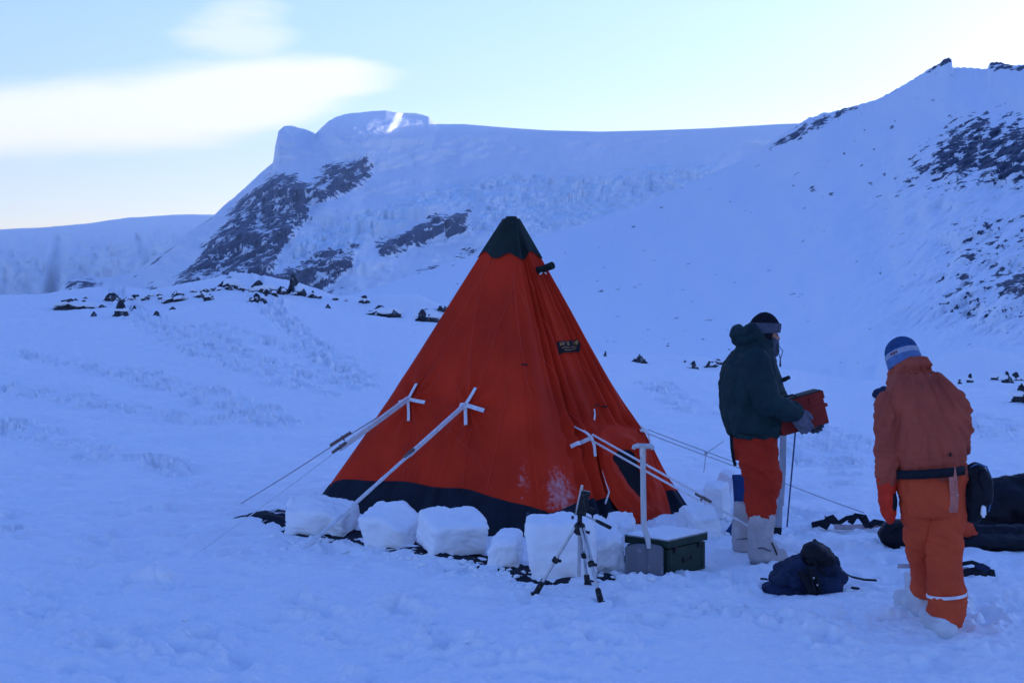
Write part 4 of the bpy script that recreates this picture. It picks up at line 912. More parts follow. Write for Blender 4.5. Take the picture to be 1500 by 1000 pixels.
hd.tube([O_ + Vector((.0, -.035, .06)), O_ + Vector((.0, -.02, .06))], .014, 10); hd.tube([O_ + Vector((-.035, 0, .06)), O_ + Vector((-.05, 0, .06))], .011, 10); HD = hd.build('head', m_blackp, tri)
tilt = Matrix.Rotation(R(12), 3, 'Y')
MB().box(O_ + Vector((.022, 0, .15)), (.058, .06, .15), tilt, .006).build('camera_plate', m_blackp, HD)
MB().box(O_ + Vector((-.004, 0, .165)), (.014, .05, .185), tilt, .004).build('plate_arm', m_metal, HD)
MB().tube([O_ + Vector((.03, -.02, .075)), O_ + Vector((.10, -.03, .045))], .006, 8).build('pan_bar', m_metal, HD)
MB().tube([O_ + Vector((.095, -.03, .048)), O_ + Vector((.115, -.032, .038)), O_ + Vector((.185, -.04, .004)), O_ + Vector((.19, -.041, .0))], [.008, .012, .012, .007], 10).build('pan_handle', m_blackp, HD)
MB().tube([O_ + Vector((.05, -.02, .12)), O_ + Vector((.085, -.022, .105))], [.009, .013], 10).build('tilt_knob', m_blackp, HD)
MB().tube([O_ + Vector((.02, 0, -.02)), O_ + Vector((.06, -.01, -.032))], [.006, .010], 8).build('column_crank', m_blackp, tri)

# cloth bags
m_pack = mat('navy_pack_cloth_material', (.010, .020, .055), rough=.65, var=.45, scale=9, bump=.5, bscale=60, bdist=.004)
m_packk = mat('black_pack_cloth_material', (.006, .008, .014), rough=.6, var=.4, scale=9, bump=.4, bscale=70, bdist=.004)
m_strap = mat('black_strap_material', (.008, .010, .016), rough=.7, var=.3, scale=30)
m_lite = mat('faded_webbing_material', (.42, .33, .33), rough=.8, var=.25, scale=20, frost=.4, fscale=30)
m_buck = mat('pale_buckle_material', (.6, .6, .6), rough=.4)
def wrk(a=.006, fx=20, fz=20, o_=0.0, b=.003):
    return lambda co, no: a * ridged(co[:, 0] * fx + o_, co[:, 1] * fx, co[:, 2] * fz, 3) + b * fbm(co[:, 0] * 45, co[:, 1] * 45 + o_, co[:, 2] * 45, 3)
def band(pts, w, m, name, parent, th=.004, up=(0, -.3, 1)):
    return strip(pts, up, w, name, m, th, parent)
bx0, by0 = gxy(1185, 862); bg_z = gz(bx0, by0); bpk = empty('rucksack', (bx0, by0, bg_z), label='small navy rucksack lying on the snow with its straps trailing', cat='backpack')
q_ = by0 / FPX
def B_(u, v, dy=0.0): return Vector(((u - 1185) * q_, dy, (866 - v) * q_ ))
def rot3(x, y, z): return (Matrix.Rotation(R(z), 3, 'Z') @ Matrix.Rotation(R(y), 3, 'Y') @ Matrix.Rotation(R(x), 3, 'X'))
b1 = Blob(); b1.box(B_(1186, 836, .05), (.36, .26, .15), rot3(10, -18, 12), .05); b1.box(B_(1160, 842, .04), (.24, .22, .13), rot3(0, -34, 0), .05); b1.ball(B_(1198, 814, .06), (.09, .10, .08)); b1.box(B_(1196, 850, .02), (.28, .24, .12), rot3(0, 8, -8), .04)
b1.make('pack_body', m_pack, bpk, .008, 2, wrk(.016, 11, 14, 2.0))
b2 = Blob(); b2.box(B_(1200, 812, .0), (.15, .17, .13), rot3(18, 34, 10), .05); b2.ball(B_(1192, 806, .0), (.07, .08, .06)); b2.make('pack_lid', m_packk, bpk, .007, 2, wrk(.013, 15, 12, 5.0))
b3 = Blob(); b3.box(B_(1221, 838, -.01), (.15, .11, .10), rot3(0, 42, 0), .035); b3.box(B_(1214, 854, -.05), (.14, .12, .07), rot3(0, 10, 0), .03); b3.make('side_pocket', m_pack, bpk, .007, 2, wrk(.013, 20, 10, 8.0))
MB().box(B_(1186, 838, -.13), (.05, .03, .16), rot3(20, -14, 0), .012).build('compression_panel', m_packk, bpk)
for dz_ in (0, 1): strip([B_(1176 + 10 * dz_, 820, -.115), B_(1181 + 9 * dz_, 836, -.15), B_(1184 + 10 * dz_, 852, -.16), B_(1186 + 9 * dz_, 862, -.15)], (0, -1, .2), .018, 'pack_strap', m_strap, .006, bpk)
b4 = Blob(); b4.ball(B_(1133, 857, -.02), (.075, .09, .035)); b4.ball(B_(1152, 860, -.06), (.10, .07, .03)); b4.make('hip_pad', m_pack, bpk, .008, 3, wrk(.008, 16, 16, 3.0))
band([B_(1168, 828, -.10), B_(1175, 842, -.13), B_(1183, 856, -.15), B_(1188, 867, -.13)], .05, m_packk, 'shoulder_strap', bpk, .012, (0, -1, .3))
band([B_(1218, 822, -.04), B_(1232, 834, -.02), B_(1248, 842, .0), B_(1266, 846, .0), B_(1284, 847, .0)], .022, m_strap, 'loose_strap', bpk, .005)
band([B_(1218, 862, -.08), B_(1238, 868, -.02), B_(1250, 858, .0), B_(1256, 859, .0), B_(1260, 872, -.05), B_(1274, 878, -.1), B_(1288, 881, -.1)], .03, m_strap, 'waist_strap', bpk, .006)
MB().box(B_(1278, 879, -.10), (.06, .03, .018), None, .005).build('strap_buckle', m_strap, bpk)
MB().box(B_(1191, 846, -.155), (.022, .008, .010), None, .002).build('pale_buckle', m_buck, bpk)
MB().box(B_(1184, 836, -.15), (.012, .008, .012), None, .002).build('pale_buckle', m_buck, bpk)
band([B_(1186, 812, -.09), B_(1192, 822, -.11), B_(1204, 834, -.11)], .016, m_strap, 'lid_strap', bpk, .004, (0, -1, .3))
band([B_(1126, 847, .03), B_(1120, 846, .03), B_(1115, 846, .03)], .02, m_strap, 'haul_loop', bpk, .004)

# two tangles of straps
def tangle(u0, v0, label, paths, seed):
    x, y = gxy(u0, v0); q2 = y / FPX; e = empty('strap_tangle', (x, y, gz(x, y)), label=label, cat='straps')
    for (m, w_, pts, nm) in paths:
        band([Vector(((u - u0) * q2, (v0 - v) * q2 * 3.2 if len(p_) < 3 else p_[2], max(.012, (p_[3] if len(p_) > 3 else .02)))) for p_ in pts for (u, v) in [p_[:2]]], w_, m, nm, e, .012, (0, -.8, 1))
    return e
tangle(1245, 778, 'tangle of black straps with a pale webbing band, beyond the navy rucksack',
       [(m_strap, .05, [(1192, 765, .08, .03), (1205, 768, .06, .05), (1222, 764, .1, .06), (1232, 772, .05, .04)], 'black_strap'), (m_strap, .06, [(1206, 776, 0, .02), (1216, 764, .05, .08), (1222, 758, .08, .09), (1230, 770, .04, .03)], 'black_strap'),
        (m_lite, .045, [(1222, 778, 0, .03), (1240, 782, 0, .025), (1262, 784, 0, .03), (1278, 779, .04, .03), (1294, 774, .08, .04)], 'pale_strap'), (m_strap, .035, [(1232, 775, .1, .04), (1246, 768, .12, .08), (1256, 764, .12, .09), (1264, 770, .08, .09), (1270, 784, -.02, .03)], 'black_strap'),
        (m_strap, .05, [(1248, 776, .06, .05), (1258, 760, .1, .10), (1268, 768, .06, .10), (1272, 782, 0, .03)], 'black_strap'), (m_lite, .012, [(1212, 757, .1, .1), (1218, 766, .08, .06)], 'cord'), (m_strap, .05, [(1272, 780, 0, .03), (1284, 772, .05, .06), (1296, 778, .02, .05)], 'black_strap')], 1)
tangle(1425, 852, 'small tangle of straps with a blue pad, just right of the orange-trousered legs',
       [(m_lite, .03, [(1330, 838, .25, .03), (1350, 842, .2, .04), (1372, 846, .15, .03), (1398, 846, .05, .05), (1420, 842, .02, .05)], 'pale_strap'), (m_strap, .025, [(1398, 846, 0, .03), (1412, 836, .05, .08), (1428, 832, .06, .09), (1442, 838, .02, .07), (1444, 850, -.02, .03)], 'black_strap'),
        (m_strap, .05, [(1402, 856, -.02, .02), (1418, 850, .0, .04), (1432, 854, 0, .05), (1446, 851, 0, .04), (1457, 850, .0, .03)], 'black_strap'), (m_pack, .06, [(1430, 838, 0, .06), (1438, 840, 0, .07), (1446, 846, -.02, .05)], 'blue_pad'), (m_strap, .04, [(1424, 850, -.05, .03), (1432, 846, -.05, .05), (1440, 856, -.06, .02)], 'black_strap')], 2)

# black kit: a long holdall and a humped cover
x, y = gxy(1400, 806); q3 = y / FPX; hb = empty('holdall', (x, y, gz(x, y)), label='long black holdall lying flat on the snow behind the orange trousers', cat='bag')
H_ = lambda u, v, dy=0.0: Vector(((u - 1400) * q3, dy, (808 - v) * q3))
b = Blob(); b.ball(H_(1322, 790, .1), (.14, .14, .10)); b.limb([H_(1340, 792, .1), H_(1420, 796, .1), H_(1530, 797, .12)], [.095, .085, .10]); b.ball(H_(1480, 800, .1), (.45, .2, .06)); b.make('holdall_body', m_packk, hb, .014, 3, wrk(.016, 8, 12, 1.0))
band([H_(1300, 780, -.02), H_(1318, 772, -.01), H_(1336, 782, -.02), H_(1340, 800, -.03)], .03, m_strap, 'carry_strap', hb, .006, (0, -1, .3))
x, y = gxy(1480, 790); q3 = y / FPX; hc = empty('covered_load', (x, y, gz(x, y)), label='big black humped cover over a load, cut off by the right edge', cat='cover')
H_ = lambda u, v, dy=0.0: Vector(((u - 1480) * q3, dy, (794 - v) * q3))
b = Blob(); b.ball(H_(1450, 762, .15), (.22, .22, .17)); b.ball(H_(1500, 748, .2), (.30, .25, .20)); b.ball(H_(1560, 755, .2), (.3, .3, .22)); b.ball(H_(1440, 778, .1), (.2, .22, .10)); b.limb([H_(1422, 752, .12), H_(1470, 727, .16), H_(1530, 722, .2)], [.085, .10, .11]); b.make('cover_cloth', m_packk, hc, .016, 3, wrk(.02, 6, 7, 9.0))
mb = MB(); mb.add(tube_np([H_(1474, 794, -.12), H_(1486, 791, -.14), H_(1515, 790, -.14)], [.004, .022, .03], 10)); mb.build('snow_on_cover', m_cap, hc)
x, y = gxy(1418, 800); q3 = y / FPX
b = Blob(); b.ball((0, 0, .0), (.055, .05, .07)); b.limb([(-.04, 0, .02), (.05, -.01, -.03)], [.055, .03]); ob_ = b.make('stuff_sack', mat('orange_sack_material', (.60, .07, .03), rough=.8, spec=.15), None, .006, 3, wrk(.008, 30, 30)); ob_.location = P(1416, 777, y - .12)
props(ob_, 'small orange cloth sack lying against the black holdall by the walking figure', 'sack')
# blue bundle far back
x, y, z = seen(1289, 584); q3 = y / FPX
b = Blob(); b.ball((0, 0, .13), (.16, .13, .11)); b.ball((.10, 0, .17), (.12, .1, .12)); b.ball((-.06, -.02, .1), (.12, .11, .09)); ob_ = b.make('kit_bundle', m_pack, None, .012, 2, wrk(.012, 10, 10)); ob_.location = (x, y, z - .01)
ob_.scale = (1.0,) * 3; props(ob_, 'dark blue bundle on the snow far behind the orange anorak', 'bundle')

# what stands behind the man in the parka: blue mat, flat stake, thin pole
m_mat = mat('blue_foam_material', (.012, .045, .16), rough=.7, var=.3, scale=5, bump=.3, bscale=40, bdist=.004)
x, y = gxy(1080, 780); y += .05; q3 = y / FPX; mt = empty('folded_mat', (0, 0, 0), label='blue folded mat standing upright behind the white boots', cat='mat')
pts = [Vector(P(1083, 698, y)), Vector(P(1085, 730, y)), Vector(P(1086, 752, y - .05)), Vector(P(1080, 772, y - .1)), Vector(P(1070, 786, y - .12))]
mt.location = (pts[-1].x, pts[-1].y, gz(pts[-1].x, pts[-1].y)); ol = Vector(mt.location)
for k_ in range(2):
    band([p - ol + Vector((.03 * k_, .03 * k_, 0)) for p in pts], .115 - .01 * k_, m_mat, 'mat_leaf', mt, .028, (.2, -1, .1))
MB().tube([pts[0] - ol + Vector((-.055, -.02, .0)), pts[0] - ol + Vector((.07, -.0, .0))], .020, 8).build('mat_fold', m_mat, mt)
x, y = gxy(1138, 785); y += .1
m_stake = mat('grey_stake_material', (.34, .36, .42), rough=.5, metal=.3, var=.2, scale=8)
sk = empty('flat_stake', (x, y, gz(x, y)), label='pale flat stake standing in the snow just behind the red trousers', cat='stake'); so_ = Vector(sk.location)
band([Vector(P(1147, 636, y)) - so_, Vector(P(1146, 690, y)) - so_, Vector(P(1143, 740, y)) - so_], .05, m_stake, 'upper_blade', sk, .012, (0, -1, 0))
band([Vector(P(1140, 735, y - .01)) - so_, Vector(P(1139, 778, y - .01)) - so_], .062, m_stake, 'lower_blade', sk, .016, (0, -1, 0))
band([Vector(P(1138, 772, y - .02)) - so_, Vector(P(1137, 790, y - .02)) - so_], .066, m_strap, 'stake_tip', sk, .02, (0, -1, 0))
x, y = gxy(1152, 770); po = empty('thin_pole', (x, y, gz(x, y)), label='thin dark pole planted in the snow under the held red box', cat='pole'); pl_ = Vector(po.location)
MB().tube([Vector((0, 0, -.04)), Vector(P(1166, 622, y + .05)) - pl_], [.006, .007], 8).build('pole_shaft', mat('dark_pole_material', (.05, .07, .16), rough=.4), po)
MB().tube([Vector(P(1166, 624, y + .05)) - pl_, Vector(P(1167, 600, y + .05)) - pl_], [.012, .012], 8).build('pole_grip', m_blackp, po)

# crumbs of snow broken off round the blocks and the camp
V, F = [], []
bm = bmesh.new(); bmesh.ops.create_icosphere(bm, subdivisions=1, radius=1); ic = np.array([v.co[:] for v in bm.verts]); icf = [[v.index for v in f.verts] for f in bm.faces]; bm.free()
spots = [(random.gauss(0, 1), random.gauss(0, 1), u, v, .16) for (u, v) in [(420, 790), (470, 800), (524, 806), (570, 816), (612, 824), (660, 832), (712, 838), (742, 846), (790, 862), (850, 866), (900, 852), (925, 800), (1000, 790), (1050, 782), (1085, 770)] for _ in range(16)]
spots += [(random.uniform(-1, 1), random.uniform(-1, 1), random.uniform(200, 1500), random.uniform(700, 990), .3) for _ in range(260)]
for (a, b, u, v, sp) in spots:
    x, y = gxy(u, v); x += a * sp; y += b * sp * .6; sz = random.uniform(.006, .022) * (1.2 if sp < .2 else .6); z = gz(x, y)
    jit_ = np.array([random.uniform(.6, 1.25) for _ in range(len(ic))])[:, None]; q_ = ic * jit_ * [sz * random.uniform(.8, 1.5), sz, sz * .75] + [x, y, z + sz * .2]
    o_ = len(V); V += [tuple(p) for p in q_]; F += [tuple(i + o_ for i in f) for f in icf]
props(np_mesh('snow_crumbs', np.array(V), F, m_cap, None, smooth=True), 'loose crumbs of snow scattered round the blocks and footprints', kind='stuff')
# ------------------------------------------------------------------ people
m_skin = mat('skin_material', (.50, .22, .16), rough=.6, var=.12, scale=20)
def frame(d, n):
    d = Vector(d).normalized(); n = Vector(n); n = (n - d * n.dot(d)).normalized(); return d, n, d.cross(n)
def hand(b, wrist, d, n, side, curl=.6, k=1.0, th=1.0):
    """palm along d, back of the hand towards n; side = +1/-1 where the thumb leaves"""
    d, n, s = frame(d, n); s = s * side; w = Vector(wrist)
    b.limb([w - d * .02 * k, w + d * .035 * k, w + d * .075 * k], [.027 * k * th, .030 * k * th, .026 * k * th])
    for i, (off, L_) in enumerate(zip((.030, .010, -.010, -.028), (.070, .078, .072, .056))):
        r_ = (.0088 if i < 3 else .0078) * k * th; p = w + d * .045 * k + s * off * k; pts = [p, w + d * .085 * k + s * off * 1.12 * k]; a = .25 * curl
        for seg in (.44, .32, .26):
            dd = d * math.cos(a) - n * math.sin(a); pts.append(pts[-1] + dd * L_ * seg * k); a += curl * .85
        b.limb(pts, [r_ * 1.5, r_ * 1.15, r_ * 1.05, r_, r_ * .85], 10)
    p0 = w + d * .02 * k + s * .020 * k; p1 = p0 + (d * .6 + s * .8 - n * .15) * .036 * k; p2 = p1 + (d * .85 + s * .35 - n * .35) * .034 * k; p3 = p2 + (d * .95 - n * .3) * .026 * k
    b.limb([p0, p1, p2, p3], [.017 * k * th, .013 * k * th, .0115 * k * th, .0095 * k * th], 10)
def head(b, c, f, up=(0, 0, 1)):
    """skull, jaw, nose, brow, lips, ears on one body mesh; f = facing"""
    f = Vector(f).normalized(); u = Vector(up); u = (u - f * u.dot(f)).normalized(); s = f.cross(u); c = Vector(c)
    Rm = Matrix((f, s, u)).transposed().to_4x4()
    A = lambda x, y, z: c + f * x + s * y + u * z
    b.ball(A(-.012, 0, .025), (.098, .076, .090), Rm); b.ball(A(.025, 0, -.045), (.062, .056, .062), Rm); b.ball(A(.045, 0, -.08), (.030, .030, .022), Rm); b.ball(A(.060, 0, .03), (.028, .052, .016), Rm)
    b.limb([A(.078, 0, .022), A(.098, 0, -.012), A(.101, 0, -.022)], [.0085, .0115, .0125], 10)
    for k in (-1, 1): b.ball(A(.094, .011 * k, -.026), (.010, .009, .008), Rm); b.ball(A(.056, .042 * k, -.02), (.028, .020, .022), Rm); b.ball(A(-.008, .077 * k, -.005), (.018, .009, .030), Rm)
    b.ball(A(.082, 0, -.050), (.011, .022, .006), Rm); b.ball(A(.080, 0, -.060), (.011, .019, .007), Rm)
    return A, Rm
def eyes(A, Rm, parent):
    for k in (-1, 1):
        e = Blob(); e.ball(A(.070, .030 * k, .006), .0125, n=10); o_ = e.build('eye', m_eye, parent)
m_eye = mat('eye_material', (.08, .06, .05), rough=.2)

# ---- the man in the green parka
D1 = 10.0; X1 = (1110 - CU) / FPX * D1; s1 = D1 / FPX; G1 = gz(X1, D1)
def A1(u, v, dy=0.0):                                  # local place of a photographed spot at depth dy
    p = P(u, v, D1 + dy); return Vector((p[0] - X1, dy, p[2] - G1))
m_parka = mat('green_parka_material', (.012, .040, .042), rough=.75, col2=(.006, .022, .028), scale=6, bump=.4, bscale=90, bdist=.004, spec=.2)
m_trous = mat('red_trouser_material', (.50, .034, .014), rough=.8, col2=(.36, .022, .010), scale=5, bump=.35, bscale=110, bdist=.003, spec=.12)
m_mukluk = mat('white_boot_cloth_material', (.44, .40, .40), rough=.85, var=.15, scale=12, bump=.5, bscale=60, bdist=.004)
m_grey = mat('grey_wool_material', (.085, .095, .13), rough=.95, var=.25, scale=60, bump=.9, bscale=260, bdist=.004, spec=.1)
m_dkwool = mat('black_wool_material', (.012, .012, .018), rough=.95, var=.3, scale=60, bump=.9, bscale=260, bdist=.004, spec=.1)
m_glove = mat('grey_glove_material', (.13, .13, .17), rough=.9, var=.2, scale=40, bump=.8, bscale=220, bdist=.003, spec=.15)
fw = Vector((.97, .24, 0)).normalized(); lf = Vector((-.24, .97, 0)).normalized()
sh_r = A1(1106, 530, -.20); el_r = A1(1124, 590, -.27); wr_r = A1(1163, 604, -.20)
sh_l = A1(1108, 530, .22); el_l = A1(1140, 588, .26); wr_l = A1(1172, 604, .12)
kn_r = A1(1113, 706, -.13); an_r = A1(1115, 790, -.16); kn_l = A1(1110, 700, .16); an_l = A1(1098, 780, .22)
b = Blob(); HA, HR = head(b, A1(1121, 490), (.97, .20, -.10))
b.limb([A1(1117, 508), A1(1110, 525)], [.055, .062]); b.stack([(A1(1108, 525).x, 0, A1(1108, 525).z, .09, .15, .24), (-.01, 0, 1.30, .12, .18, .24), (-.02, 0, 1.1, .115, .15, .24), (-.02, 0, .92, .12, .17, .24), (-.02, 0, .84, .12, .16, .24)])
for a_, e_, w_, dd in ((sh_r, el_r, wr_r, (.75, .1, -.65)), (sh_l, el_l, wr_l, (.75, -.1, -.6))): b.limb([a_, e_, w_], [.055, .042, .030])
hand(b, wr_r, (.62, .10, -.78), (.0, -1, .0), -1, .55); hand(b, wr_l, (.7, -.1, -.7), (.0, 1, .0), 1, .5)
for h_, k_, a_, t_ in (((-.02, -.10, .86), kn_r, an_r, -.16), ((-.04, .10, .86), kn_l, an_l, .22)):
    b.limb([h_, k_, a_, (a_[0], a_[1], .07)], [.085, .060, .045, .045]); b.limb([(a_[0] - .03, a_[1], .05), (a_[0] + .13, a_[1] + .03, .045)], [.042, .036])
p1 = b.make('person', m_skin, None, .006, 2); p1.location = (X1, D1, G1)
props(p1, 'person in dark green parka and red trousers seen side-on, holding a red box', 'person'); eyes(HA, HR, p1)
def fold_parka(co, no):
    x, y, z = co.T; return -.010 + .022 * ridged(x * 9 + 3, y * 7, z * 2.6, 3) + .008 * ridged(x * 6 + z * 9, y * 9, z * 9, 2) + .004 * fbm(x * 30, y * 30, z * 30, 3)
b = Blob(); f_ = .24
b.stack([(A1(1103, 638).x, .0, A1(1103, 638).z, .155, .20, f_), (A1(1102, 620).x, 0, A1(1102, 620).z, .180, .225, f_), (A1(1100, 595).x, 0, A1(1100, 595).z, .200, .235, f_), (A1(1100, 570).x, 0, A1(1100, 570).z, .205, .24, f_), (A1(1099, 545).x, 0, A1(1099, 545).z, .190, .235, f_),
         (A1(1101, 525).x, 0, A1(1101, 525).z, .155, .205, f_), (A1(1104, 510).x, 0, A1(1104, 510).z, .115, .14, f_), (A1(1108, 498).x, 0, A1(1108, 498).z, .085, .10, f_)])
b.limb([sh_r, el_r, A1(1150, 600, -.235), wr_r], [.098, .088, .072, .062]); b.limb([sh_l, el_l, wr_l], [.098, .085, .062])
# collar up to the chin and the hood lying behind
b.limb([A1(1090, 498, -.06), A1(1106, 494, -.09), A1(1124, 502, -.07), A1(1128, 508, .02), A1(1118, 500, .10), A1(1100, 494, .09)], [.036, .040, .038, .036, .038, .038])
b.limb([A1(1083, 488, -.06), A1(1081, 485, .02), A1(1084, 488, .09)], [.038, .044, .04]); b.ball(A1(1092, 497, .01), (.085, .12, .06)); b.limb([A1(1078, 489, -.03), A1(1090, 486, -.07), A1(1101, 482, -.06)], [.040, .042, .034]); b.limb([A1(1100, 480, -.10), A1(1112, 492, -.10)], [.026, .028])
pk = b.make('parka', m_parka, p1, .009, 3, fold_parka)
# storm flap, hem cord, chest radio mic, cord at the chin
MB().tube([A1(1138, 503, -.05), A1(1139, 512, -.05), A1(1143, 525, -.06), A1(1142, 535, -.06)], .0028, 6).build('hood_cord', m_strap, pk)
MB().tube([A1(1139, 505, -.03), A1(1147, 514, -.03), A1(1145, 520, -.05), A1(1143, 526, -.06), A1(1143, 537, -.06)], [.0028] * 3 + [.004, .007], 6).build('hood_cord', m_strap, pk)
MB().tube([A1(1142, 558, -.06), A1(1148, 556, -.06), A1(1157, 552, -.06)], [.012, .017, .013], 8).build('zip_tab', m_strap, pk)
strip([A1(1071, 636, -.05), A1(1072, 655, -.05), A1(1074, 670, -.05), A1(1077, 682, -.05)], (0, -1, 0), .022, 'hanging_strap', m_strap, .006, pk)
strip([A1(1080, 633, -.2), A1(1100, 637, -.215), A1(1122, 636, -.21)], (0, -1, 0), .012, 'hem_drawcord', m_strap, .004, pk)
b = Blob()
def fold_tr(co, no):
    x, y, z = co.T; return -.010 + .022 * ridged(x * 5, y * 5, z * 9 + x * 5, 3) + .006 * ridged(x * 12 + z * 14, y * 12, z * 8, 2) + .003 * fbm(x * 30, y * 30, z * 30, 3)
b.stack([(A1(1105, 632).x, 0, A1(1105, 632).z, .135, .19, f_), (A1(1106, 655).x, 0, A1(1106, 655).z, .150, .195, f_), (A1(1107, 672).x, 0, A1(1107, 672).z, .145, .19, f_)])
b.limb([A1(1108, 660, -.09), A1(1114, 685, -.11), A1(1119, 703, -.12), A1(1115, 730, -.14), A1(1115, 751, -.15)], [.130, .130, .122, .104, .094], 22); b.limb([A1(1106, 660, .09), A1(1110, 700, .16), A1(1108, 738, .20)], [.12, .098, .080], 20)
b.ball(A1(1131, 692, -.12), (.06, .08, .05)); b.ball(A1(1128, 712, -.12), (.055, .08, .035))
b.make('trousers', m_trous, p1, .009, 2, fold_tr)
for (a_, sx_, nm) in ((A1(1116, 757, -.16), -.16, 'boot'), (A1(1094, 742, .22), .22, 'boot')):
    b = Blob(); zt = a_.z; x_ = a_.x; bx_ = x_ + (.0 if sx_ < 0 else -.01)
    b.stack([(bx_ - .005, sx_, .03, .085, .062, .2), (bx_ - .01, sx_, .10, .086, .068, .2), (bx_ - .012, sx_, .20, .082, .072, .2), (x_ - .002, sx_, zt * .8 + .02, .088, .078, .2), (x_, sx_, zt + .03, .090, .082, .2)])
    b.limb([(bx_ - .02, sx_, .045), (bx_ + .06, sx_ + .015, .055), (bx_ + .135, sx_ + .03, .048)], [.058, .060, .050]); b.ball((bx_ + .03, sx_, .10), (.085, .058, .07))
    bt = b.make(nm, m_mukluk, p1, .007, 3, lambda co, no: .006 * ridged(co[:, 0] * 8, co[:, 1] * 8, co[:, 2] * 22, 3) + .003 * fbm(co[:, 0] * 40, co[:, 1] * 40, co[:, 2] * 40, 2))
    sl_ = Blob(); sl_.limb([(bx_ - .03, sx_, .012), (bx_ + .05, sx_ + .012, .012), (bx_ + .14, sx_ + .03, .014)], [.056, .058, .048]); o_ = sl_.make('sole', mat('boot_sole_material', (.20, .19, .20), rough=.9), bt, .008, 2)
    o_.scale = (1, 1, .45)
    strip([(bx_ + .055, sx_ - .068, .16), (bx_ + .08, sx_ - .06, .11), (bx_ + .095, sx_ - .052, .07)], (.3, -1, .2), .010, 'boot_strap', m_strap, .004, bt)
    strip([(bx_ - .07, sx_ - .06, .115), (bx_ - .01, sx_ - .078, .125), (bx_ + .05, sx_ - .07, .10)], (0, -1, .2), .008, 'boot_strap', m_grey, .004, bt)
b = Blob(); hand(b, wr_r + Vector((.0, .0, .0)), (.62, .10, -.78), (0, -1, 0), -1, .55, 1.22, 1.28); b.limb([wr_r + Vector((-.03, 0, .03)), wr_r + Vector((.015, .0, -.02))], [.046, .044]); b.make('glove', m_glove, p1, .0045, 2, lambda co, no: .0015 * ridged(co[:, 0] * 60, co[:, 1] * 60, co[:, 2] * 60, 2))
b = Blob(); hand(b, wr_l, (.7, -.1, -.7), (0, 1, 0), 1, .5, 1.22, 1.28); b.make('glove', m_glove, p1, .005, 2)
A, Rm = HA, HR
def shell(A, Rm, name, m, parent, r, zc, zlo, zhi, wr=.002, peak=0.0, seed=1.0, tilt=0.0):
    """a knitted shell round the skull between two heights"""
    ns, nz_ = 48, 22; V = []
    for j in range(nz_):
        z = zlo + (zhi - zlo) * j / (nz_ - 1); q_ = min(1, max(-1, (z - zc) / r[2])); rr = math.sqrt(max(0, 1 - abs(q_) ** 2.3)) if q_ > 0 else 1.0
        for i in range(ns):
            a = 2 * math.pi * i / ns; pk_ = peak * max(0, q_) ** 6
            kn = 1 + .012 * math.sin(i * math.pi) + .02 * float(mnoise.noise(Vector((math.cos(a) * 2, math.sin(a) * 2, z * 20 + seed))))
            V.append(A(-.010 + math.cos(a) * r[0] * rr * kn, math.sin(a) * r[1] * rr * kn, z + pk_ + tilt * math.cos(a) * (1 - max(0, q_))))
    F = [tuple(f) for f in grid_faces(nz_, ns, wrap=True)]; F.append(tuple((nz_ - 1) * ns + i for i in range(ns)))
    return np_mesh(name, np.array([tuple(v) for v in V]), F, m, parent)
hat = shell(A, Rm, 'woolly_hat', m_dkwool, p1, (.112, .090, .118), .030, .03, .148, peak=.012)
shell(A, Rm, 'hat_band', m_grey, hat, (.117, .095, .125), .045, .012, .082, tilt=.012)
shell(A, Rm, 'ear_flap', m_dkwool, hat, (.104, .088, .2), .02, -.05, .03) .data
# cut the front off the ear flap so the face shows
ef = [o_ for o_ in hat.children if o_.name.startswith('ear_flap')][0]; bm = bmesh.new(); bm.from_mesh(ef.data); c_ = A(0, 0, 0); fdir = (A(1, 0, 0) - A(0, 0, 0)).normalized()
bmesh.ops.delete(bm, geom=[f for f in bm.faces if (f.calc_center_median() - c_).dot(fdir) > .022 or len(f.verts) > 4], context='FACES'); bm.to_mesh(ef.data); bm.free()
so2 = ef.modifiers.new('thickness', 'SOLIDIFY'); so2.thickness = .006
b = Blob(); b.limb([A(.045, 0, -.105), A(.03, 0, -.072), A(.028, 0, -.052)], [.066, .074, .074]); b.ball(A(.055, 0, -.062), (.052, .058, .034), Rm); b.make('neck_warmer', m_grey, p1, .006, 2, lambda co, no: .004 * ridged(co[:, 0] * 12, co[:, 1] * 12, co[:, 2] * 50, 2))

# the red box he holds
m_redbox = mat('red_box_material', (.27, .026, .018), rough=.7, col2=(.19, .018, .014), scale=7, bump=.3, bscale=70, bdist=.003, spec=.2)
bxo = empty('held_box', tuple(Vector((X1, D1, G1)) + A1(1170, 604, -.03)), label='red box with a lid band and dark rim, held in grey gloves', cat='box')
Rb = (Matrix.Rotation(R(10), 3, 'Z') @ Matrix.Rotation(R(-14.5), 3, 'Y'))
MB().box((0, 0, -.018), (.355, .15, .19), Rb, .006).build('box_body', m_redbox, bxo)
MB().box(Rb @ Vector((.004, 0, .088)), (.36, .156, .055), Rb, .006).build('lid', m_redbox, bxo)
MB().box(Rb @ Vector((.0, 0, .118)), (.35, .145, .008), Rb, .003).build('lid_top', m_green_dark, bxo)
MB().box(Rb @ Vector((.005, 0, .012)), (.372, .16, .024), Rb, .006).build('band', m_redbox, bxo)
for k in (-1, 1): MB().box(Rb @ Vector((k * .08, -.080, .07)), (.03, .01, .05), Rb, .003).build('latch', m_redbox, bxo)
MB().box(Rb @ Vector((.0, 0, -.113)), (.34, .14, .008), Rb, .003).build('box_base', m_green_dark, bxo)
MB().tube([Rb @ Vector(p) for p in ((-.12, -.05, .12), (-.10, -.05, .14), (-.03, -.05, .142), (-.01, -.05, .12))], .006, 8).build('lid_handle', m_strap, bxo)

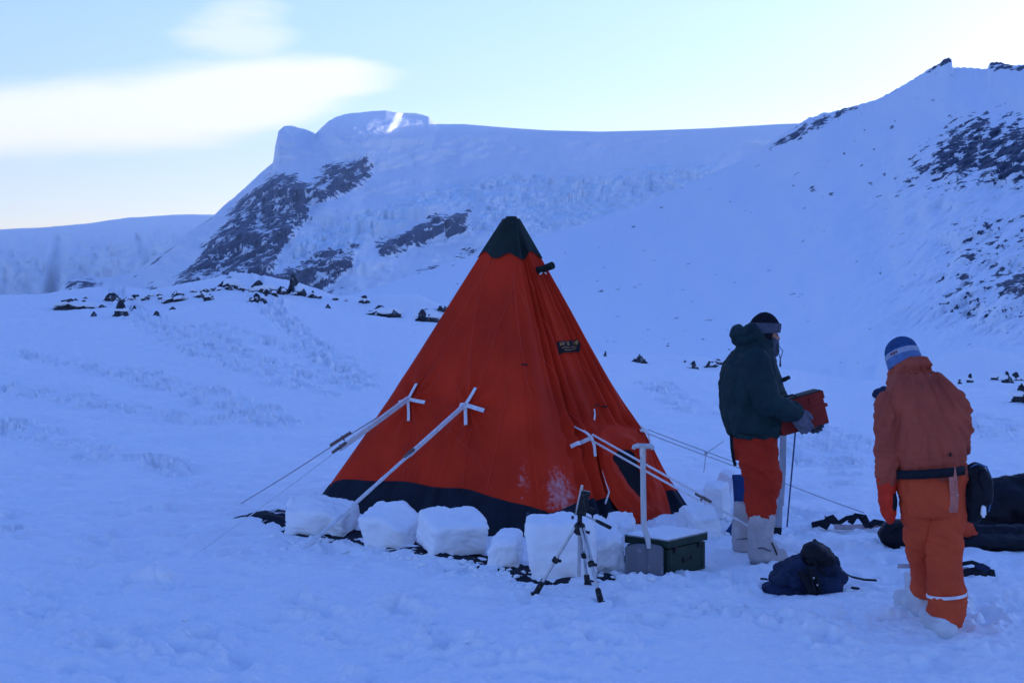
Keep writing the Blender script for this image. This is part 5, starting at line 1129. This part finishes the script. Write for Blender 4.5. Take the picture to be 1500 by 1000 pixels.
# ---- the walker in orange seen from behind
D2 = 7.75; X2 = (1355 - CU) / FPX * D2; G2 = gz(X2, D2)
def A2(u, v, dy=0.0):
    p = P(u, v, D2 + dy); return Vector((p[0] - X2, dy, p[2] - G2))
m_anorak = mat('rust_anorak_material', (.44, .085, .048), rough=.8, col2=(.32, .060, .038), scale=5, bump=.35, bscale=110, bdist=.003, spec=.15, frost=.05, fscale=30)
m_orange = mat('orange_trouser_material', (.66, .085, .030), rough=.8, col2=(.50, .058, .024), scale=5, bump=.35, bscale=110, bdist=.003, spec=.12)
m_mitt = mat('red_mitten_material', (.60, .035, .016), rough=.8, var=.2, scale=14, spec=.15)
m_boot2 = mat('pale_rubber_boot_material', (.55, .57, .60), rough=.5, var=.12, scale=12, frost=.3, fscale=18)
m_bluehat = mat('blue_wool_material', (.028, .075, .19), rough=.9, var=.25, scale=40, bump=.7, bscale=260, bdist=.003, spec=.1)
m_palehat = mat('pale_wool_material', (.32, .36, .46), rough=.9, var=.12, scale=40, bump=.7, bscale=260, bdist=.003)
m_palebl = mat('light_blue_wool_material', (.10, .18, .36), rough=.9, var=.2, scale=40, bump=.7, bscale=260, bdist=.003)
shl = A2(1305, 590, .08); ell = A2(1300, 640, .02); wrl = A2(1299, 700, .03)
shr = A2(1396, 588, .08); elr = A2(1406, 645, .02); wrr = A2(1394, 688, .20)
knl = A2(1350, 795, .14); anl = A2(1349, 868, .36); knr = A2(1380, 808, .0); anr = A2(1386, 892, -.10)
b = Blob(); HA2, HR2 = head(b, A2(1322, 528, .22), (-.35, .80, -.45), (-.1, .3, .9))
b.limb([A2(1333, 540, .16), A2(1345, 560, .11)], [.056, .062]); b.stack([(A2(1348, 565, .1).x, .10, A2(1348, 565, .1).z, .16, .09, .1), (0, .07, 1.22, .16, .11, 0), (.02, .03, 1.05, .14, .10, 0), (.03, .0, .9, .15, .11, 0), (.035, .0, .82, .14, .11, 0)])
b.limb([shl, ell, wrl], [.055, .042, .030]); b.limb([shr, elr, wrr], [.055, .042, .030]); hand(b, wrl, (.05, .05, -1), (-1, 0, 0), 1, .25); hand(b, wrr, (-.3, .9, -.2), (1, 0, .3), -1, .4)
for h_, k_, a_, t_ in (((-.03, .02, .84), knl, anl, 0), ((.11, 0, .84), knr, anr, 0)):
    b.limb([h_, k_, a_], [.088, .062, .046]); b.limb([(a_[0], a_[1] - .03, max(.05, a_[2] - .05)), (a_[0] - .03, a_[1] + .12, max(.045, a_[2] - .1))], [.045, .038])
p2 = b.make('person', m_skin, None, .006, 2); p2.location = (X2, D2, G2)
props(p2, 'person in rust-orange anorak and orange trousers walking away, head bowed', 'person'); eyes(HA2, HR2, p2)
def fold_an(co, no):
    x, y, z = co.T; arm = sst(.15, .2, np.abs(x - .01)) * np.exp(-((z - 1.12) / .12) ** 2); fan = np.arctan2(x + .05, 1.56 - z); low = sst(1.06, .92, z)
    return arm * .016 * ridged(x * 4, y * 6, z * 16 + y * 8, 2) - .013 + .024 * ridged(fan * 9 + .4 * fbm(x * 3, y * 3, z * 3, 2), z * 1.2, 3.0, 3) * sst(1.5, 1.3, z) + low * .014 * ridged(x * 5, y * 5, z * 26, 3) + .004 * ridged(x * 14, y * 14, z * 9, 2) + .004 * np.abs(fbm(x * 26, y * 26, z * 26, 3))
b = Blob()
def ring2(u0, u1, v, dy, ry, tn=0.0): c_ = A2((u0 + u1) / 2, v, dy); return (c_.x, dy, c_.z, (u1 - u0) / 2 * (D2 + dy) / FPX, ry, tn)
b.stack([ring2(1318, 1414, 697, 0, .145), ring2(1320, 1411, 682, 0, .14), ring2(1313, 1412, 664, .0, .152), ring2(1308, 1414, 635, .02, .165), ring2(1303, 1414, 605, .045, .17), ring2(1300, 1408, 582, .07, .16), ring2(1305, 1392, 560, .09, .14), ring2(1312, 1374, 545, .12, .10)])
b.limb([shl, A2(1303, 615, .03), ell + Vector((.008, 0, 0)), A2(1302, 680, .03), A2(1300, 697, .03)], [.072, .074, .068, .060, .052], 18); b.limb([shr, A2(1404, 610, .04), elr + Vector((-.01, 0, 0)), wrr], [.074, .070, .062, .052], 18)
b.limb([A2(1311, 548, .22), A2(1318, 540, .14), A2(1334, 533, .08), A2(1352, 531, .10), A2(1356, 536, .2)], [.038, .042, .050, .048, .040]); b.ball(A2(1344, 532, .13), (.070, .085, .045)); b.limb([A2(1309, 560, .16), A2(1309, 545, .2)], [.034, .034])
an_ = b.make('anorak', m_anorak, p2, .008, 2, fold_an)
for vv_, rr_2 in ((664, .01), (685, .012)):
    c_ = A2(1362, vv_, 0); pts = [(c_.x - .012 + math.cos(t_) * .188, -.012 - math.sin(t_) * .160, c_.z + .006 * math.sin(t_ * 3)) for t_ in np.linspace(.15, 2.95, 20)]
MB().tube([A2(1392, 668, -.157), A2(1392, 663, -.16)], .006, 6).build('cord_toggle', m_strap, an_)
def fold_or(co, no):
    x, y, z = co.T; return .014 * ridged(x * 4 + z * 5, y * 3, z * 1.5, 1) + .016 * np.exp(-((z - .48) / .12) ** 2) * ridged(x * 3 + 2, y * 3, z * 17 + x * 8, 2) - .012 + .018 * ridged(x * 7 + z * 2.2, y * 5, z * 2.6, 3) + .012 * sst(.35, .1, z) * ridged(x * 4, y * 4, z * 20 + x * 5, 2) + .004 * ridged(x * 13 + z * 12, y * 12, z * 7, 2) + .003 * fbm(x * 28, y * 28, z * 28, 3)
b = Blob(); b.stack([ring2(1320, 1412, 686, 0, .135), ring2(1319, 1412, 708, 0, .15), ring2(1322, 1411, 730, .0, .145), ring2(1326, 1409, 752, .02, .13)])
b.limb([A2(1347, 735, .02), A2(1352, 770, .06), knl, A2(1357, 835, .22), A2(1356, 857, .30)], [.100, .084, .080, .080, .076], 20); b.limb([A2(1385, 735, -.01), A2(1383, 775, -.01), A2(1384, 815, .0), A2(1386, 860, -.06), A2(1388, 888, -.10), A2(1388, 893, -.10)], [.100, .086, .086, .088, .092, .092], 20)
tr_ = b.make('trousers', m_orange, p2, .008, 2, fold_or)
c_ = A2(1387, 872, -.085); 
pts = [(c_.x + math.cos(t_) * .104, -.085 + math.sin(t_) * .104, c_.z + .01 * math.cos(t_)) for t_ in np.linspace(0, 2 * math.pi, 30)]
strip(pts, (0, 0, 1), .006, 'reflective_band', m_white, .016, tr_)
strip([A2(1393, 684, -.16), A2(1396, 705, -.165), A2(1398, 730, -.155), A2(1396, 750, -.135)], (0, -1, 0), .045, 'trouser_brace', mat('faded_brace_material', (.50, .16, .12), rough=.8, var=.2, scale=30, frost=.4, fscale=40), .006, tr_)
bl = [(A2(1362, 690).x + math.cos(t_) * .190, -math.sin(t_) * .176, A2(1362, 690).z + .016 * math.cos(t_ * 1) + .012 * math.sin(t_)) for t_ in np.linspace(-.3, math.pi + .3, 28)]
V, F = [], []
for i, p in enumerate(bl):
    t_ = -.3 + (math.pi + .6) * i / 27; o2 = Vector((math.cos(t_), -math.sin(t_), 0)) * .008
    for dz in (-.024, .024): V += [Vector(p) + Vector((0, 0, dz)), Vector(p) + o2 + Vector((0, 0, dz))]
for i in range(len(bl) - 1):
    a = i * 4; c_ = a + 4; F += [(a, a + 1, c_ + 1, c_), (a + 1, a + 3, c_ + 3, c_ + 1), (a + 3, a + 2, c_ + 2, c_ + 3), (a + 2, a, c_, c_ + 2)]
np_mesh('belt', np.array([tuple(v) for v in V]), F, m_strap, p2)
# mitten with a dark palm, thumb hidden inside
b = Blob(); b.limb([wrl + Vector((0, 0, .01)), wrl + Vector((.0, 0, -.045))], [.058, .052]); b.limb([wrl + Vector((.0, .0, -.05)), wrl + Vector((.004, .0, -.12)), wrl + Vector((.012, .005, -.18)), wrl + Vector((.02, .01, -.225))], [.046, .050, .043, .026], 18)
b.limb([wrl + Vector((.015, .02, -.09)), wrl + Vector((.035, .045, -.13)), wrl + Vector((.04, .05, -.16))], [.026, .024, .018])
mi = b.make('mitten', m_mitt, p2, .006, 2, lambda co, no: .004 * ridged(co[:, 0] * 14, co[:, 1] * 14, co[:, 2] * 22, 3))
b = Blob(); b.ball(wrl + Vector((.030, -.018, -.125)), (.022, .036, .060)); b.make('mitten_palm', m_strap, mi, .005, 2)
b = Blob(); b.limb([wrr, wrr + Vector((-.03, .09, -.02)), wrr + Vector((-.05, .16, -.05))], [.05, .048, .03]); b.limb([wrr + Vector((-.02, .04, 0)), wrr + Vector((-.07, .08, .0))], [.024, .018]); b.make('mitten', m_mitt, p2, .007, 2)
for (c_, yaw, hgt) in ((A2(1346, 893, .36), .25, .20), (A2(1381, 922, -.12), .12, .06)):
    b = Blob(); g0 = ground_z(np.array([X2 + c_.x]), np.array([D2 + c_.y]))[0] - G2; f2_ = Vector((-math.sin(yaw), math.cos(yaw), 0)); c_ = Vector((c_.x, c_.y, g0))
    b.stack([(c_.x, c_.y, g0 + .02, .062, .075, yaw), (c_.x, c_.y, g0 + .10, .066, .078, yaw), (c_.x, c_.y, g0 + hgt, .076, .082, yaw), (c_.x, c_.y, g0 + hgt + .02, .076, .082, yaw)])
    b.limb([c_ - f2_ * .03 + Vector((0, 0, .045)), c_ + f2_ * .08 + Vector((0, 0, .05)), c_ + f2_ * .19 + Vector((0, 0, .045))], [.060, .062, .050])
    bt = b.make('boot', m_boot2, p2, .008, 3, lambda co, no: .004 * ridged(co[:, 0] * 9, co[:, 1] * 9, co[:, 2] * 30, 2))
    b = Blob(); b.limb([c_ - f2_ * .05 + Vector((0, 0, .02)), c_ + f2_ * .18 + Vector((0, 0, .02))], [.060, .052]); sl2 = b.make('sole', m_boot2, bt, .009, 2)
A, Rm = HA2, HR2
hat = shell(A, Rm, 'woolly_hat', m_bluehat, p2, (.104, .086, .100), .034, .03, .134)
shell(A, Rm, 'hat_band', m_palehat, hat, (.107, .089, .2), .03, .006, .040)
hl = shell(A, Rm, 'hat_rim', m_palebl, hat, (.103, .086, .2), .03, -.045, .008)
bm = bmesh.new(); bm.from_mesh(hl.data); c_ = A(0, 0, 0); fdir = (A(1, 0, 0) - A(0, 0, 0)).normalized()
bmesh.ops.delete(bm, geom=[f for f in bm.faces if (f.calc_center_median() - c_).dot(fdir) > .045 or len(f.verts) > 4], context='FACES'); bm.to_mesh(hl.data); bm.free(); hl.modifiers.new('thickness', 'SOLIDIFY').thickness = .006
m_mark = mat('red_mark_material', (.30, .02, .03), rough=.8)
def band_pt(a, z, off=.003): return A(-.010 + math.cos(a) * (.107 + off), math.sin(a) * (.089 + off), z)
a0 = math.atan2((Vector((-.55, -.8, 0))).dot(A(0, 1, 0) - A(0, 0, 0)), (Vector((-.55, -.8, 0))).dot(A(1, 0, 0) - A(0, 0, 0)))
for k in range(3):
    MB().tube([band_pt(a0 + k * .16 + dx_, .023 + dz_) for dx_, dz_ in ((-.05, -.007), (-.02, .008), (.02, -.004), (.05, .007))], .0022, 5).build('hat_mark', m_mark, hat)
# bag on the hip
hp = A2(1430, 724, -.03); hb2 = empty('hip_bag', tuple(Vector((X2, D2, G2)) + hp), label='rounded black hip bag hanging at the side of the orange-trousered walker', cat='bag')
b = Blob(); b.limb([(.0, .02, .105), (.006, .02, .0), (-.012, .02, -.10)], [.066, .076, .056], 22); b.ball((-.02, .03, .0), (.075, .06, .14)); b.make('bag_body', m_packk, hb2, .008, 4, wrk(.006, 12, 9, 4.0))
b = Blob(); b.limb([(.022, -.025, .11), (.04, -.03, .06), (.045, -.03, -.02)], [.036, .042, .036]); b.make('front_pocket', m_packk, hb2, .007, 3, wrk(.004, 14, 14, 2.0))
MB().tube([(-.04, -.02, .15), (.0, -.03, .17), (.045, -.03, .155), (.072, -.02, .10), (.082, -.02, .0), (.06, -.02, -.09)], .005, 6).build('zip', mat('blue_highlight_material', (.05, .12, .28), rough=.4), hb2)  # blue tube paints the highlight along the black bag's edge
strip([(-.11, .0, .12), (-.06, -.03, .13), (-.01, -.05, .12)], (0, -1, 0), .04, 'belt_strap', m_strap, .008, hb2)
b = Blob(); b.ball((.022, -.052, -.085), (.016, .01, .034)); b.make('frost_patch', m_cap, hb2, .004, 1, lambda co, no: .005 * fbm(co[:, 0] * 90, co[:, 1] * 90, co[:, 2] * 90, 2))
